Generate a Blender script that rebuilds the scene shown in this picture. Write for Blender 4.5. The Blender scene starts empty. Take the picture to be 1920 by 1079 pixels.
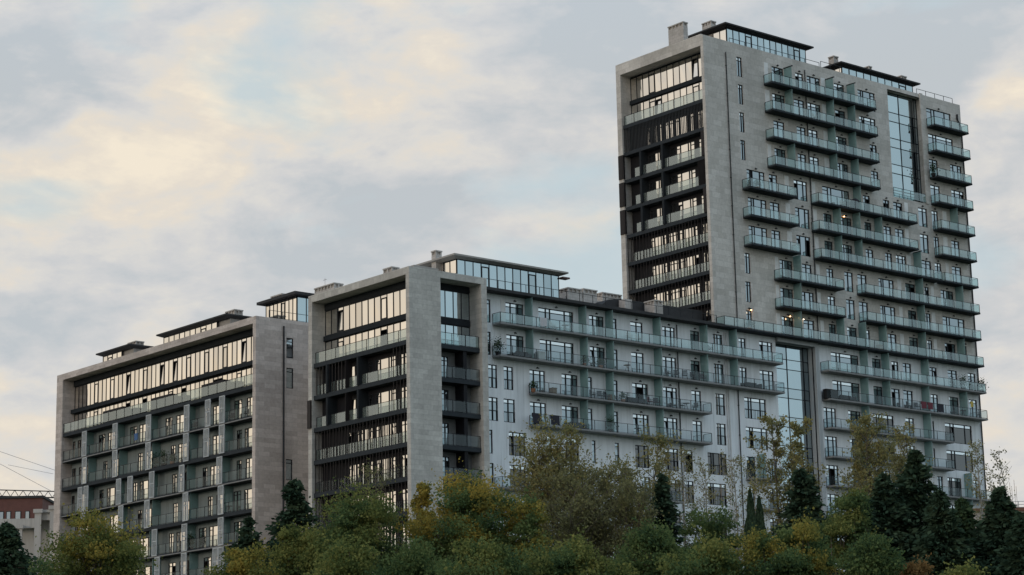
import bpy, math, random
import numpy as np
from mathutils import Matrix, Vector

random.seed(7)
rng = np.random.default_rng(7)
scn = bpy.context.scene
col = scn.collection
R = math.radians

# ---------------------------------------------------------------- camera
F_PX = 4038.0
CX, CY = 960.0, 539.5
# rows: world X (along the long facades), world Y (along the end walls), world Z (up)
# columns: camera right, camera down, camera forward
M = np.array([[0.76717921, 0.12172868, 0.62977630],
              [-0.64110891, 0.17671711, 0.74682690],
              [-0.02038200, -0.97670527, 0.21361503]])
cam_d = bpy.data.cameras.new('camera')
cam = bpy.data.objects.new('camera', cam_d)
col.objects.link(cam)
cam_d.sensor_width = 36.0
cam_d.lens = 36.0 * F_PX / 1920.0
cam_d.clip_start = 1.0
cam_d.clip_end = 12000.0
cam.matrix_world = Matrix(((M[0, 0], -M[0, 1], -M[0, 2], 0),
                           (M[1, 0], -M[1, 1], -M[1, 2], 0),
                           (M[2, 0], -M[2, 1], -M[2, 2], 0),
                           (0, 0, 0, 1)))
scn.camera = cam
scn.render.resolution_x = 1024
scn.render.resolution_y = 575
scn.view_settings.view_transform = 'Standard'
scn.view_settings.look = 'None'
scn.view_settings.exposure = 0.0
scn.view_settings.gamma = 1.0

# ---------------------------------------------------------------- sun
SUN_AZ, SUN_EL = R(185), R(10)          # azimuth measured from +X towards +Y
sun_dir = Vector((math.cos(SUN_AZ) * math.cos(SUN_EL), math.sin(SUN_AZ) * math.cos(SUN_EL), math.sin(SUN_EL)))
sd = bpy.data.lights.new('sun', 'SUN')
sd.energy = 0.5
sd.angle = R(14)
sd.color = (1.0, 0.86, 0.70)
so = bpy.data.objects.new('sun', sd)
col.objects.link(so)
so.rotation_euler = (-sun_dir).to_track_quat('-Z', 'Y').to_euler()

# ---------------------------------------------------------------- node helpers
class NT:
    def __init__(s, tree):
        s.t = tree; s.n = tree.nodes; s.l = tree.links
    def new(s, typ, **kw):
        n = s.n.new(typ)
        for k, v in kw.items():
            if k.startswith('i_'):
                key = k[2:].replace('_', ' ')
                n.inputs[key].default_value = v
            else:
                setattr(n, k, v)
        return n
    def link(s, a, b): s.l.new(a, b)
    def math(s, op, a, b=None, clamp=False):
        n = s.n.new('ShaderNodeMath'); n.operation = op; n.use_clamp = clamp
        for i, v in enumerate((a, b)):
            if v is None: continue
            if hasattr(v, 'links'): s.l.new(v, n.inputs[i])
            else: n.inputs[i].default_value = v
        return n.outputs[0]
    def ramp(s, fac, stops, interp='LINEAR'):
        n = s.n.new('ShaderNodeValToRGB'); n.color_ramp.interpolation = interp
        e = n.color_ramp.elements
        while len(e) < len(stops): e.new(0.5)
        for i, (p, c) in enumerate(stops):
            e[i].position = p
            e[i].color = (c[0], c[1], c[2], 1) if not isinstance(c, (int, float)) else (c, c, c, 1)
        s.l.new(fac, n.inputs[0])
        return n.outputs[0]
    def mix(s, fac, a, b, blend='MIX'):
        n = s.n.new('ShaderNodeMix'); n.data_type = 'RGBA'; n.blend_type = blend
        for key, v in ((0, fac), (6, a), (7, b)):
            if hasattr(v, 'links'): s.l.new(v, n.inputs[key])
            elif isinstance(v, (int, float)): n.inputs[key].default_value = v
            else: n.inputs[key].default_value = (v[0], v[1], v[2], 1)
        return n.outputs[2]

def px_dir(x, y):
    d = M @ np.array([x - CX, y - CY, F_PX])
    return d / np.linalg.norm(d)

# ---------------------------------------------------------------- world: dusk sky with broken cloud
world = bpy.data.worlds.new('World')
scn.world = world
world.use_nodes = True
w = NT(world.node_tree)
w.n.clear()
out = w.new('ShaderNodeOutputWorld')
bg = w.new('ShaderNodeBackground')
BG = 0.10
bg.inputs['Strength'].default_value = BG
w.link(bg.outputs[0], out.inputs[0])
sky = w.new('ShaderNodeTexSky', sky_type='NISHITA')
sky.sun_disc = False
sky.sun_elevation = SUN_EL
sky.sun_rotation = math.pi / 2 - SUN_AZ
sky.air_density = 1.0; sky.dust_density = 2.0; sky.ozone_density = 1.5
tc = w.new('ShaderNodeTexCoord')
dirv = tc.outputs['Generated']
sep = w.new('ShaderNodeSeparateXYZ'); w.link(dirv, sep.inputs[0])
mp = w.new('ShaderNodeMapping'); mp.inputs['Scale'].default_value = (1, 1, 2.1)
mp.inputs['Rotation'].default_value = (0.05, -0.06, 0)
w.link(dirv, mp.inputs[0])
def wnoise(scale, detail, rough, off=(0, 0, 0), dist=0.0):
    m2 = w.new('ShaderNodeMapping'); m2.inputs['Location'].default_value = off
    w.link(mp.outputs[0], m2.inputs[0])
    n = w.new('ShaderNodeTexNoise'); n.noise_dimensions = '3D'
    n.inputs['Scale'].default_value = scale; n.inputs['Detail'].default_value = detail
    n.inputs['Roughness'].default_value = rough; n.inputs['Distortion'].default_value = dist
    w.link(m2.outputs[0], n.inputs['Vector'])
    return n.outputs['Fac']
n_big = wnoise(7.0, 7, 0.56, (3.1, 1.7, 0.4), 0.3)
n_mid = wnoise(15.0, 9, 0.55, (0.3, 5.2, 2.2), 0.5)
n_fine = wnoise(46.0, 6, 0.6, (7.3, 0.2, 1.9), 0.1)
def blob(x, y, rad_px, amp):
    """soft bank of cloud centred on a direction of the sky"""
    d0 = px_dir(x, y)
    n = w.new('ShaderNodeVectorMath'); n.operation = 'DISTANCE'
    # flatten vertically so that the banks are wider than tall
    m3 = w.new('ShaderNodeMapping'); m3.inputs['Scale'].default_value = (1, 1, 1.9)
    w.link(dirv, m3.inputs[0]); w.link(m3.outputs[0], n.inputs[0])
    n.inputs[1].default_value = (d0[0], d0[1], d0[2] * 1.9)
    r = rad_px / F_PX
    q = w.math('DIVIDE', n.outputs['Value'], r)
    q = w.math('POWER', q, 2.0)
    q = w.math('MULTIPLY', q, -1.0)
    q = w.math('EXPONENT', q)
    return w.math('MULTIPLY', q, amp)
def add(*a):
    r = a[0]
    for b in a[1:]: r = w.math('ADD', r, b)
    return r
# shade value: high = grey-blue belly of the cloud, low = lit cream cloud
shade = add(w.math('MULTIPLY', n_big, 0.55), w.math('MULTIPLY', n_mid, 1.00), w.math('MULTIPLY', n_fine, 0.52),
            blob(40, 130, 170, 0.26), blob(20, 230, 120, 0.12), blob(600, 410, 300, 0.20), blob(880, 400, 220, 0.14), blob(160, 560, 260, 0.12),
            blob(1130, 130, 300, 0.18), blob(1500, 60, 420, 0.20), blob(1850, 60, 260, 0.18), blob(60, 640, 200, 0.10), blob(720, 380, 160, 0.08),
            blob(420, 50, 300, -0.10), blob(640, 150, 260, -0.10), blob(200, 300, 200, -0.08), blob(420, 270, 170, -0.12), blob(950, 310, 170, -0.12),
            blob(1000, 20, 130, -0.10), blob(60, 380, 160, -0.14), blob(60, 860, 330, -0.14), blob(1880, 170, 100, -0.34),
            blob(870, 480, 350, -0.04), blob(1920, 600, 350, 0.12), w.math('MULTIPLY', add(n_fine, 0.0), -0.05))
cream = (8.9, 8.0, 6.6); pale = (7.05, 6.9, 6.6); grey = (6.3, 6.35, 6.4); slate = (5.2, 5.6, 5.9)
ccol = w.ramp(w.math('SUBTRACT', shade, 0.50), [(0.20, cream), (0.34, (7.8, 7.15, 6.25)), (0.47, pale), (0.58, grey), (0.76, slate)])
# gaps of open sky
gap_n = wnoise(10.0, 6, 0.5, (9.3, 4.7, 3.4), 0.2)
gap = w.ramp(add(gap_n, blob(560, 210, 150, 0.16), blob(210, 30, 120, 0.2), blob(860, 15, 60, 0.16), blob(1100, 480, 380, 0.20), blob(150, 370, 120, 0.10), blob(1880, 500, 300, 0.12)), [(0.58, 0.0), (0.72, 0.85)])
# clear air colour: nishita plus pale veil
airc = w.mix(0.82, sky.outputs[0], (6.1, 7.2, 7.6))
skyc = w.mix(gap, ccol, airc)
# whole-sky tints: warm low glow towards the sunset side, cool behind the camera
nz = w.math('MAXIMUM', sep.outputs[2], 0.0)
sdn = w.new('ShaderNodeVectorMath'); sdn.operation = 'DOT_PRODUCT'
w.link(dirv, sdn.inputs[0]); sdn.inputs[1].default_value = (math.cos(R(140)), math.sin(R(140)), 0.05)
warm = w.ramp(sdn.outputs['Value'], [(0.35, 0.0), (0.95, 1.0)])
low = w.ramp(nz, [(0.0, 1.0), (0.55, 0.0)])
wf = w.math('MULTIPLY', warm, low)
skyc = w.mix(w.math('MULTIPLY', wf, 0.8), skyc, (8.8, 7.5, 5.6))
cdn = w.new('ShaderNodeVectorMath'); cdn.operation = 'DOT_PRODUCT'
w.link(dirv, cdn.inputs[0]); cdn.inputs[1].default_value = (math.cos(R(-50)), math.sin(R(-50)), 0.0)
cool = w.ramp(cdn.outputs['Value'], [(0.25, 0.0), (0.75, 1.0)])
skyc = w.mix(w.math('MULTIPLY', cool, 0.85), skyc, (5.9, 7.3, 7.9))
up = w.ramp(nz, [(0.30, 0.0), (0.75, 1.0)])
skyc = w.mix(w.math('MULTIPLY', up, 0.8), skyc, (5.0, 7.0, 9.3))
w.link(skyc, bg.inputs['Color'])

# ---------------------------------------------------------------- materials
def new_mat(name):
    m = bpy.data.materials.new(name); m.use_nodes = True
    t = NT(m.node_tree)
    t.bsdf = m.node_tree.nodes['Principled BSDF']
    t.outn = m.node_tree.nodes['Material Output']
    return m, t
def pos(t):
    g = t.new('ShaderNodeNewGeometry'); return g
def simple(name, c, rough=0.7, metal=0.0, var=0.12, scale=1.5):
    m, t = new_mat(name)
    g = pos(t)
    n = t.new('ShaderNodeTexNoise'); n.inputs['Scale'].default_value = scale; n.inputs['Detail'].default_value = 5
    t.link(g.outputs['Position'], n.inputs['Vector'])
    k0 = [v * (1 - var) for v in c]; k1 = [min(1, v * (1 + var)) for v in c]
    cc = t.ramp(n.outputs['Fac'], [(0.3, k0), (0.7, k1)])
    t.link(cc, t.bsdf.inputs['Base Color'])
    t.bsdf.inputs['Roughness'].default_value = rough
    t.bsdf.inputs['Metallic'].default_value = metal
    if max(c) < 0.08: t.bsdf.inputs['Specular IOR Level'].default_value = 0.15
    return m

def stone_mat(name, c1, c2, tile=(1.2, 0.6)):
    """cladding slabs: slab size in metres, each slab slightly different, thin joints, weather streaks"""
    m, t = new_mat(name)
    g = pos(t)
    s = t.new('ShaderNodeSeparateXYZ'); t.link(g.outputs['Position'], s.inputs[0])
    u = t.math('ADD', s.outputs[0], s.outputs[1])
    cb = t.new('ShaderNodeCombineXYZ'); t.link(u, cb.inputs[0]); t.link(s.outputs[2], cb.inputs[1])
    b = t.new('ShaderNodeTexBrick')
    b.inputs['Scale'].default_value = 1.0
    b.inputs['Brick Width'].default_value = tile[0]; b.inputs['Row Height'].default_value = tile[1]
    b.inputs['Mortar Size'].default_value = 0.012; b.inputs['Mortar Smooth'].default_value = 0.3
    b.inputs['Color1'].default_value = (*c1, 1); b.inputs['Color2'].default_value = (*c2, 1)
    b.inputs['Mortar'].default_value = (c1[0] * .62, c1[1] * .62, c1[2] * .62, 1)
    b.inputs['Bias'].default_value = 0.1
    t.link(cb.outputs[0], b.inputs['Vector'])
    n = t.new('ShaderNodeTexNoise'); n.inputs['Scale'].default_value = 0.33; n.inputs['Detail'].default_value = 8; n.inputs['Roughness'].default_value = .65
    mpn = t.new('ShaderNodeMapping'); mpn.inputs['Scale'].default_value = (1, 1, 0.45)
    t.link(g.outputs['Position'], mpn.inputs[0]); t.link(mpn.outputs[0], n.inputs['Vector'])
    st = t.ramp(n.outputs['Fac'], [(0.3, 0.80), (0.7, 1.14)])
    cc = t.mix(1.0, b.outputs['Color'], st, 'MULTIPLY')
    n2 = t.new('ShaderNodeTexNoise'); n2.inputs['Scale'].default_value = 4.0; n2.inputs['Detail'].default_value = 8
    t.link(g.outputs['Position'], n2.inputs['Vector'])
    cc = t.mix(0.8, cc, t.ramp(n2.outputs['Fac'], [(0.3, 0.86), (0.7, 1.1)]), 'MULTIPLY')
    t.link(cc, t.bsdf.inputs['Base Color'])
    t.bsdf.inputs['Roughness'].default_value = 0.72
    bp = t.new('ShaderNodeBump'); bp.inputs['Strength'].default_value = 0.25; bp.inputs['Distance'].default_value = 0.02
    t.link(b.outputs['Fac'], bp.inputs['Height']); bp.invert = True
    t.link(bp.outputs[0], t.bsdf.inputs['Normal'])
    return m

def render_mat(name, c):
    """painted render with rain streaks and faint patches"""
    m, t = new_mat(name)
    g = pos(t)
    n = t.new('ShaderNodeTexNoise'); n.inputs['Scale'].default_value = 0.8; n.inputs['Detail'].default_value = 9; n.inputs['Roughness'].default_value = .62
    mpn = t.new('ShaderNodeMapping'); mpn.inputs['Scale'].default_value = (1.6, 1.6, 0.22)
    t.link(g.outputs['Position'], mpn.inputs[0]); t.link(mpn.outputs[0], n.inputs['Vector'])
    cc = t.ramp(n.outputs['Fac'], [(0.25, [v * .80 for v in c]), (0.55, c), (0.8, [min(1, v * 1.05) for v in c])])
    n3 = t.new('ShaderNodeTexNoise'); n3.inputs['Scale'].default_value = 2.6; n3.inputs['Detail'].default_value = 4
    mp3 = t.new('ShaderNodeMapping'); mp3.inputs['Scale'].default_value = (1.5, 1.5, 0.05)
    t.link(g.outputs['Position'], mp3.inputs[0]); t.link(mp3.outputs[0], n3.inputs['Vector'])
    cc = t.mix(0.7, cc, t.ramp(n3.outputs['Fac'], [(0.30, 0.74), (0.46, 1.0)]), 'MULTIPLY')
    t.link(cc, t.bsdf.inputs['Base Color'])
    t.bsdf.inputs['Roughness'].default_value = 0.85
    return m

def window_glass(name, refl, dark=(0.010, 0.013, 0.017), curtain=(0.20, 0.20, 0.19), tint=(0.86, 0.95, 1.0), curtain_share=0.22):
    """coated window pane: mirror-like coating over a dim room, some panes with curtains drawn"""
    m, t = new_mat(name)
    t.n.remove(t.bsdf)
    g = t.new('ShaderNodeNewGeometry')
    rnd = g.outputs['Random Per Island']
    th = t.math('GREATER_THAN', rnd, 1 - curtain_share)
    wv = t.new('ShaderNodeTexWave'); wv.wave_type = 'BANDS'; wv.bands_direction = 'DIAGONAL'
    wv.inputs['Scale'].default_value = 2.2; wv.inputs['Distortion'].default_value = 2.0
    t.link(g.outputs['Position'], wv.inputs['Vector'])
    cur = t.mix(wv.outputs['Fac'], [v * .6 for v in curtain], curtain)
    dcol = t.mix(th, dark, cur)
    d = t.new('ShaderNodeBsdfDiffuse'); t.link(dcol, d.inputs[0])
    gl = t.new('ShaderNodeBsdfGlossy'); gl.inputs['Roughness'].default_value = 0.02
    tv = t.ramp(rnd, [(0.0, [v * .72 for v in tint]), (0.5, tint), (1.0, [v * .84 for v in tint])])
    t.link(tv, gl.inputs[0])
    nz_ = t.new('ShaderNodeTexNoise'); nz_.inputs['Scale'].default_value = 1.3
    t.link(g.outputs['Position'], nz_.inputs['Vector'])
    bp = t.new('ShaderNodeBump'); bp.inputs['Strength'].default_value = 0.05; bp.inputs['Distance'].default_value = 0.05
    t.link(nz_.outputs['Fac'], bp.inputs['Height']); t.link(bp.outputs[0], gl.inputs['Normal'])
    lw = t.new('ShaderNodeLayerWeight'); lw.inputs['Blend'].default_value = 0.35
    f = t.math('ADD', t.math('MULTIPLY', lw.outputs['Fresnel'], 0.35), refl, clamp=True)
    mx = t.new('ShaderNodeMixShader'); t.link(f, mx.inputs[0]); t.link(d.outputs[0], mx.inputs[1]); t.link(gl.outputs[0], mx.inputs[2])
    t.link(mx.outputs[0], t.outn.inputs[0])
    return m

def rail_glass(name, tint, body, share, refl=0.16):
    """balustrade glass: part clear tinted, part milky interlayer, a little mirror"""
    m, t = new_mat(name)
    t.n.remove(t.bsdf)
    tr = t.new('ShaderNodeBsdfTransparent'); tr.inputs[0].default_value = (*tint, 1)
    g = t.new('ShaderNodeNewGeometry')
    n = t.new('ShaderNodeTexNoise'); n.inputs['Scale'].default_value = 0.7; n.inputs['Detail'].default_value = 4
    t.link(g.outputs['Position'], n.inputs['Vector'])
    bc = t.ramp(n.outputs['Fac'], [(0.3, [v * .85 for v in body]), (0.7, [v * 1.12 for v in body])])
    d = t.new('ShaderNodeBsdfDiffuse'); t.link(bc, d.inputs[0])
    tl = t.new('ShaderNodeBsdfTranslucent'); t.link(bc, tl.inputs[0])
    a = t.new('ShaderNodeMixShader'); a.inputs[0].default_value = 0.5; t.link(d.outputs[0], a.inputs[1]); t.link(tl.outputs[0], a.inputs[2])
    b = t.new('ShaderNodeMixShader')
    rr = t.math('ADD', t.math('MULTIPLY', g.outputs['Random Per Island'], 0.12), share - 0.06)
    t.link(rr, b.inputs[0]); t.link(tr.outputs[0], b.inputs[1]); t.link(a.outputs[0], b.inputs[2])
    gl = t.new('ShaderNodeBsdfGlossy'); gl.inputs[0].default_value = (0.85, 0.95, 1, 1); gl.inputs['Roughness'].default_value = 0.03
    e = t.new('ShaderNodeMixShader'); e.inputs[0].default_value = refl; t.link(b.outputs[0], e.inputs[1]); t.link(gl.outputs[0], e.inputs[2])
    t.link(e.outputs[0], t.outn.inputs[0])
    return m

MAT = {}
MAT['stone'] = stone_mat('beige_stone_slabs', (0.60, 0.565, 0.525), (0.475, 0.445, 0.405))
MAT['stone_grey'] = stone_mat('grey_stone_slabs', (0.55, 0.53, 0.49), (0.44, 0.42, 0.39), (1.1, 0.45))
MAT['stone_left'] = stone_mat('warm_grey_stone_slabs', (0.60, 0.53, 0.49), (0.45, 0.39, 0.355), (1.3, 0.45))
MAT['white'] = render_mat('white_render', (0.76, 0.785, 0.81))
MAT['greyrender'] = render_mat('pale_grey_render', (0.42, 0.44, 0.45))
MAT['panel'] = simple('white_wall_panel', (0.70, 0.70, 0.69), 0.6)
MAT['dark'] = simple('dark_grey_metal', (0.020, 0.024, 0.028), 0.8, 0.0)
MAT['slabdark'] = simple('dark_slab_cladding', (0.032, 0.038, 0.044), 0.75)
MAT['slablight'] = simple('pale_concrete_slab', (0.22, 0.222, 0.222), 0.8)
MAT['soffit'] = simple('grey_soffit', (0.16, 0.165, 0.17), 0.8)
MAT['frame'] = simple('anthracite_frame', (0.018, 0.021, 0.026), 0.4)
MAT['brown'] = simple('dark_brown_louvre', (0.022, 0.019, 0.020), 0.45)
MAT['greylouvre'] = simple('slate_louvre', (0.030, 0.034, 0.038), 0.45)
MAT['black'] = simple('black_cladding', (0.014, 0.014, 0.017), 0.6)
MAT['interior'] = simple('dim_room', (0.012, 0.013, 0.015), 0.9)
MAT['roofing'] = simple('dark_roofing', (0.05, 0.05, 0.052), 0.8)
MAT['fascia'] = simple('stone_coloured_fascia', (0.33, 0.31, 0.29), 0.7)
MAT['redfascia'] = simple('dark_red_fascia', (0.10, 0.045, 0.04), 0.6)
MAT['chimney'] = stone_mat('chimney_stone', (0.52, 0.48, 0.45), (0.42, 0.39, 0.36), (0.6, 0.3))
MAT['shutter'] = simple('pale_grey_shutter', (0.42, 0.45, 0.47), 0.55)
MAT['glass'] = window_glass('window_glass', 0.40, tint=(0.78, 0.90, 0.98))
MAT['glassR'] = window_glass('curtain_wall_glass', 0.58, curtain_share=0.10, tint=(0.78, 0.93, 1.0))
MAT['glassL'] = window_glass('coated_strip_glass', 0.70, tint=(0.98, 0.93, 0.86), curtain_share=0.3)
MAT['glassT'] = window_glass('transom_glass', 0.72, tint=(0.88, 0.94, 0.98), curtain_share=0.5, curtain=(.5, .5, .5))
MAT['glassD'] = window_glass('dark_picture_glass', 0.16, tint=(0.8, 0.8, 0.8), curtain_share=0.1)
MAT['bayrender'] = render_mat('bay_grey_render', (0.21, 0.245, 0.25))
MAT['rail'] = rail_glass('frosted_teal_balustrade_glass', (0.78, 0.93, 0.92), (0.46, 0.64, 0.63), 0.25, 0.15)
MAT['railc'] = rail_glass('clear_balustrade_glass', (0.82, 0.88, 0.89), (0.14, 0.18, 0.19), 0.09, 0.05)
MAT['railL'] = rail_glass('pale_balustrade_glass', (0.74, 0.83, 0.80), (0.45, 0.53, 0.49), 0.40, 0.22)
MAT['teal'] = rail_glass('frosted_teal_screen', (0.45, 0.62, 0.60), (0.34, 0.48, 0.47), 0.82, 0.05)
MAT['pipe'] = simple('dark_drainpipe', (0.03, 0.033, 0.038), 0.5)
MAT['pipew'] = simple('white_drainpipe', (0.6, 0.6, 0.6), 0.5)
MAT['blinds'] = simple('white_blind_box', (0.68, 0.70, 0.72), 0.6)
MAT['steel'] = simple('grey_steel', (0.22, 0.22, 0.23), 0.4, 0.4)

def emis(name, c, s):
    m, t = new_mat(name)
    t.bsdf.inputs['Emission Color'].default_value = (*c, 1)
    t.bsdf.inputs['Emission Strength'].default_value = s
    return m
MAT['lamp'] = emis('warm_lamp', (1.0, 0.50, 0.18), 16.0)
MAT['lampw'] = emis('cool_lamp', (1.0, 0.85, 0.65), 8.0)

# ---------------------------------------------------------------- mesh building
def tag(o, label=None, cat=None, group=None, kind=None):
    if label: o['label'] = label
    if cat: o['category'] = cat
    if group: o['group'] = group
    if kind: o['kind'] = kind
    return o

class MB:
    def __init__(s): s.v = []; s.f = []
    def quad(s, a, b, c, d):
        n = len(s.v); s.v += [a, b, c, d]; s.f.append((n, n + 1, n + 2, n + 3))
    def box(s, x0, x1, y0, y1, z0, z1):
        if x0 > x1: x0, x1 = x1, x0
        if y0 > y1: y0, y1 = y1, y0
        if z0 > z1: z0, z1 = z1, z0
        n = len(s.v)
        s.v += [(x0, y0, z0), (x1, y0, z0), (x1, y1, z0), (x0, y1, z0), (x0, y0, z1), (x1, y0, z1), (x1, y1, z1), (x0, y1, z1)]
        s.f += [(n, n + 3, n + 2, n + 1), (n + 4, n + 5, n + 6, n + 7), (n, n + 1, n + 5, n + 4), (n + 1, n + 2, n + 6, n + 5), (n + 2, n + 3, n + 7, n + 6), (n + 3, n, n + 4, n + 7)]
    def tube(s, p, q, r0, r1=None, n=6, cap=True):
        r1 = r0 if r1 is None else r1
        p = np.array(p, float); q = np.array(q, float); d = q - p; L = np.linalg.norm(d)
        if L < 1e-6: return
        d /= L
        a = np.cross(d, (0, 0, 1.0))
        if np.linalg.norm(a) < 1e-3: a = np.array((1.0, 0, 0))
        a /= np.linalg.norm(a); b = np.cross(d, a)
        k = len(s.v)
        for c_, r in ((p, r0), (q, r1)):
            for i in range(n):
                t = 2 * math.pi * i / n
                s.v.append(tuple(c_ + r * (math.cos(t) * a + math.sin(t) * b)))
        for i in range(n):
            j = (i + 1) % n
            s.f.append((k + i, k + j, k + n + j, k + n + i))
        if cap:
            s.f.append(tuple(k + n - 1 - i for i in range(n))); s.f.append(tuple(k + n + i for i in range(n)))
    def build(s, name, mat, parent=None, smooth=False):
        off = Vector(parent['_w']) if parent is not None and '_w' in parent.keys() else Vector((0, 0, 0))
        me = bpy.data.meshes.new(name)
        me.from_pydata([(a[0] - off.x, a[1] - off.y, a[2] - off.z) for a in s.v], [], s.f)
        me.materials.append(MAT[mat] if isinstance(mat, str) else mat)
        if smooth:
            me.polygons.foreach_set('use_smooth', [True] * len(me.polygons))
        o = bpy.data.objects.new(name, me); col.objects.link(o)
        if parent is not None:
            o.parent = parent
            if '_w' in parent.keys(): o['_w'] = parent['_w']
        return o

def thing(name, label, cat, loc, group=None):
    o = bpy.data.objects.new(name, None); col.objects.link(o)
    o.location = loc; o['_w'] = list(loc)
    o.empty_display_size = 0.5
    return tag(o, label, cat, group)

# pixel of the photograph -> metres on a real plane of the building
def XY(px, Y, Z):
    k = (px - CX) / F_PX
    return -((M[1, 0] - k * M[1, 2]) * Y + (M[2, 0] - k * M[2, 2]) * Z) / (M[0, 0] - k * M[0, 2])
def YX(px, X, Z):
    k = (px - CX) / F_PX
    return -((M[0, 0] - k * M[0, 2]) * X + (M[2, 0] - k * M[2, 2]) * Z) / (M[1, 0] - k * M[1, 2])
def ZY(px, py, Y):
    d = px_dir(px, py); return d[2] * Y / d[1]
def at(px, py, dist):
    d = px_dir(px, py); return d * dist

# ---------------------------------------------------------------- ground
def terrain(x, y):
    s = 0.645 * x + 0.764 * y
    t = min(1.0, max(0.0, (s - 55) / 95.0)); t = t * t * (3 - 2 * t)
    return -1.7 + 7.7 * t + 0.35 * math.sin(x * 0.06) * math.sin(y * 0.05 + 1)
def build_ground():
    rs = [0, 6, 14, 25, 38, 52, 66, 80, 92, 104, 116, 128, 140, 152, 165, 180, 200, 230, 270, 330, 420, 600, 900, 1500, 2600, 4500]
    n = 72; v = [(0, 0, terrain(0, 0))]; f = []
    for r in rs[1:]:
        for i in range(n):
            a = 2 * math.pi * i / n; x, y = r * math.cos(a), r * math.sin(a)
            v.append((x, y, terrain(x, y)))
    for i in range(n): f.append((0, 1 + i, 1 + (i + 1) % n))
    for k in range(len(rs) - 2):
        for i in range(n):
            a = 1 + k * n + i; b = 1 + k * n + (i + 1) % n
            f.append((a, a + n, b + n, b))
    me = bpy.data.meshes.new('ground'); me.from_pydata(v, [], f)
    m, t = new_mat('rough_grass')
    g = pos(t); nn = t.new('ShaderNodeTexNoise'); nn.inputs['Scale'].default_value = 0.5; nn.inputs['Detail'].default_value = 8
    t.link(g.outputs['Position'], nn.inputs['Vector'])
    t.link(t.ramp(nn.outputs['Fac'], [(0.3, (0.03, 0.04, 0.018)), (0.6, (0.055, 0.065, 0.03)), (0.8, (0.09, 0.08, 0.05))]), t.bsdf.inputs['Base Color'])
    t.bsdf.inputs['Roughness'].default_value = 0.95
    me.materials.append(m)
    me.polygons.foreach_set('use_smooth', [True] * len(me.polygons))
    o = bpy.data.objects.new('ground', me); col.objects.link(o)
    tag(o, kind='structure')
build_ground()

# ---------------------------------------------------------------- building vocabulary
def Fl(k): return 69.35 - 3.035 * k            # underside of the slab of storey k, counted down from the tower top
YF = 150.0                                     # plane of the long white and beige facade
BD = 1.2                                       # balcony depth
BASE = 4.5

def wall_holes(mb, axis, c, u0, u1, z0, z1, holes, depth):
    """facade sheet with real openings; axis 'y': sheet at y=c, normal -y ; axis 'x': sheet at x=c, normal -x"""
    holes = [h for h in holes if h[1] > u0 and h[0] < u1 and h[3] > z0 and h[2] < z1]
    us = sorted(set([u0, u1] + [min(max(h[i], u0), u1) for h in holes for i in (0, 1)]))
    zs = sorted(set([z0, z1] + [min(max(h[i], z0), z1) for h in holes for i in (2, 3)]))
    P = (lambda u, z, d=0: (u, c + d, z)) if axis == 'y' else (lambda u, z, d=0: (c + d, u, z))
    for j in range(len(zs) - 1):
        za, zb = zs[j], zs[j + 1]; zm = (za + zb) / 2
        if zb - za < 1e-5: continue
        start = None
        for i in range(len(us) - 1):
            um = (us[i] + us[i + 1]) / 2
            solid = not any(h[0] < um < h[1] and h[2] < zm < h[3] for h in holes)
            if solid and start is None: start = us[i]
            if (not solid) and start is not None:
                mb.quad(P(start, za), P(us[i], za), P(us[i], zb), P(start, zb)); start = None
        if start is not None: mb.quad(P(start, za), P(us[-1], za), P(us[-1], zb), P(start, zb))
    for h in holes:
        a, b, e, f_ = max(h[0], u0), min(h[1], u1), max(h[2], z0), min(h[3], z1)
        mb.quad(P(a, e), P(a, f_), P(a, f_, depth), P(a, e, depth))
        mb.quad(P(b, e, depth), P(b, f_, depth), P(b, f_), P(b, e))
        mb.quad(P(a, f_), P(b, f_), P(b, f_, depth), P(a, f_, depth))
        mb.quad(P(a, e, depth), P(b, e, depth), P(b, e), P(a, e))

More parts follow.
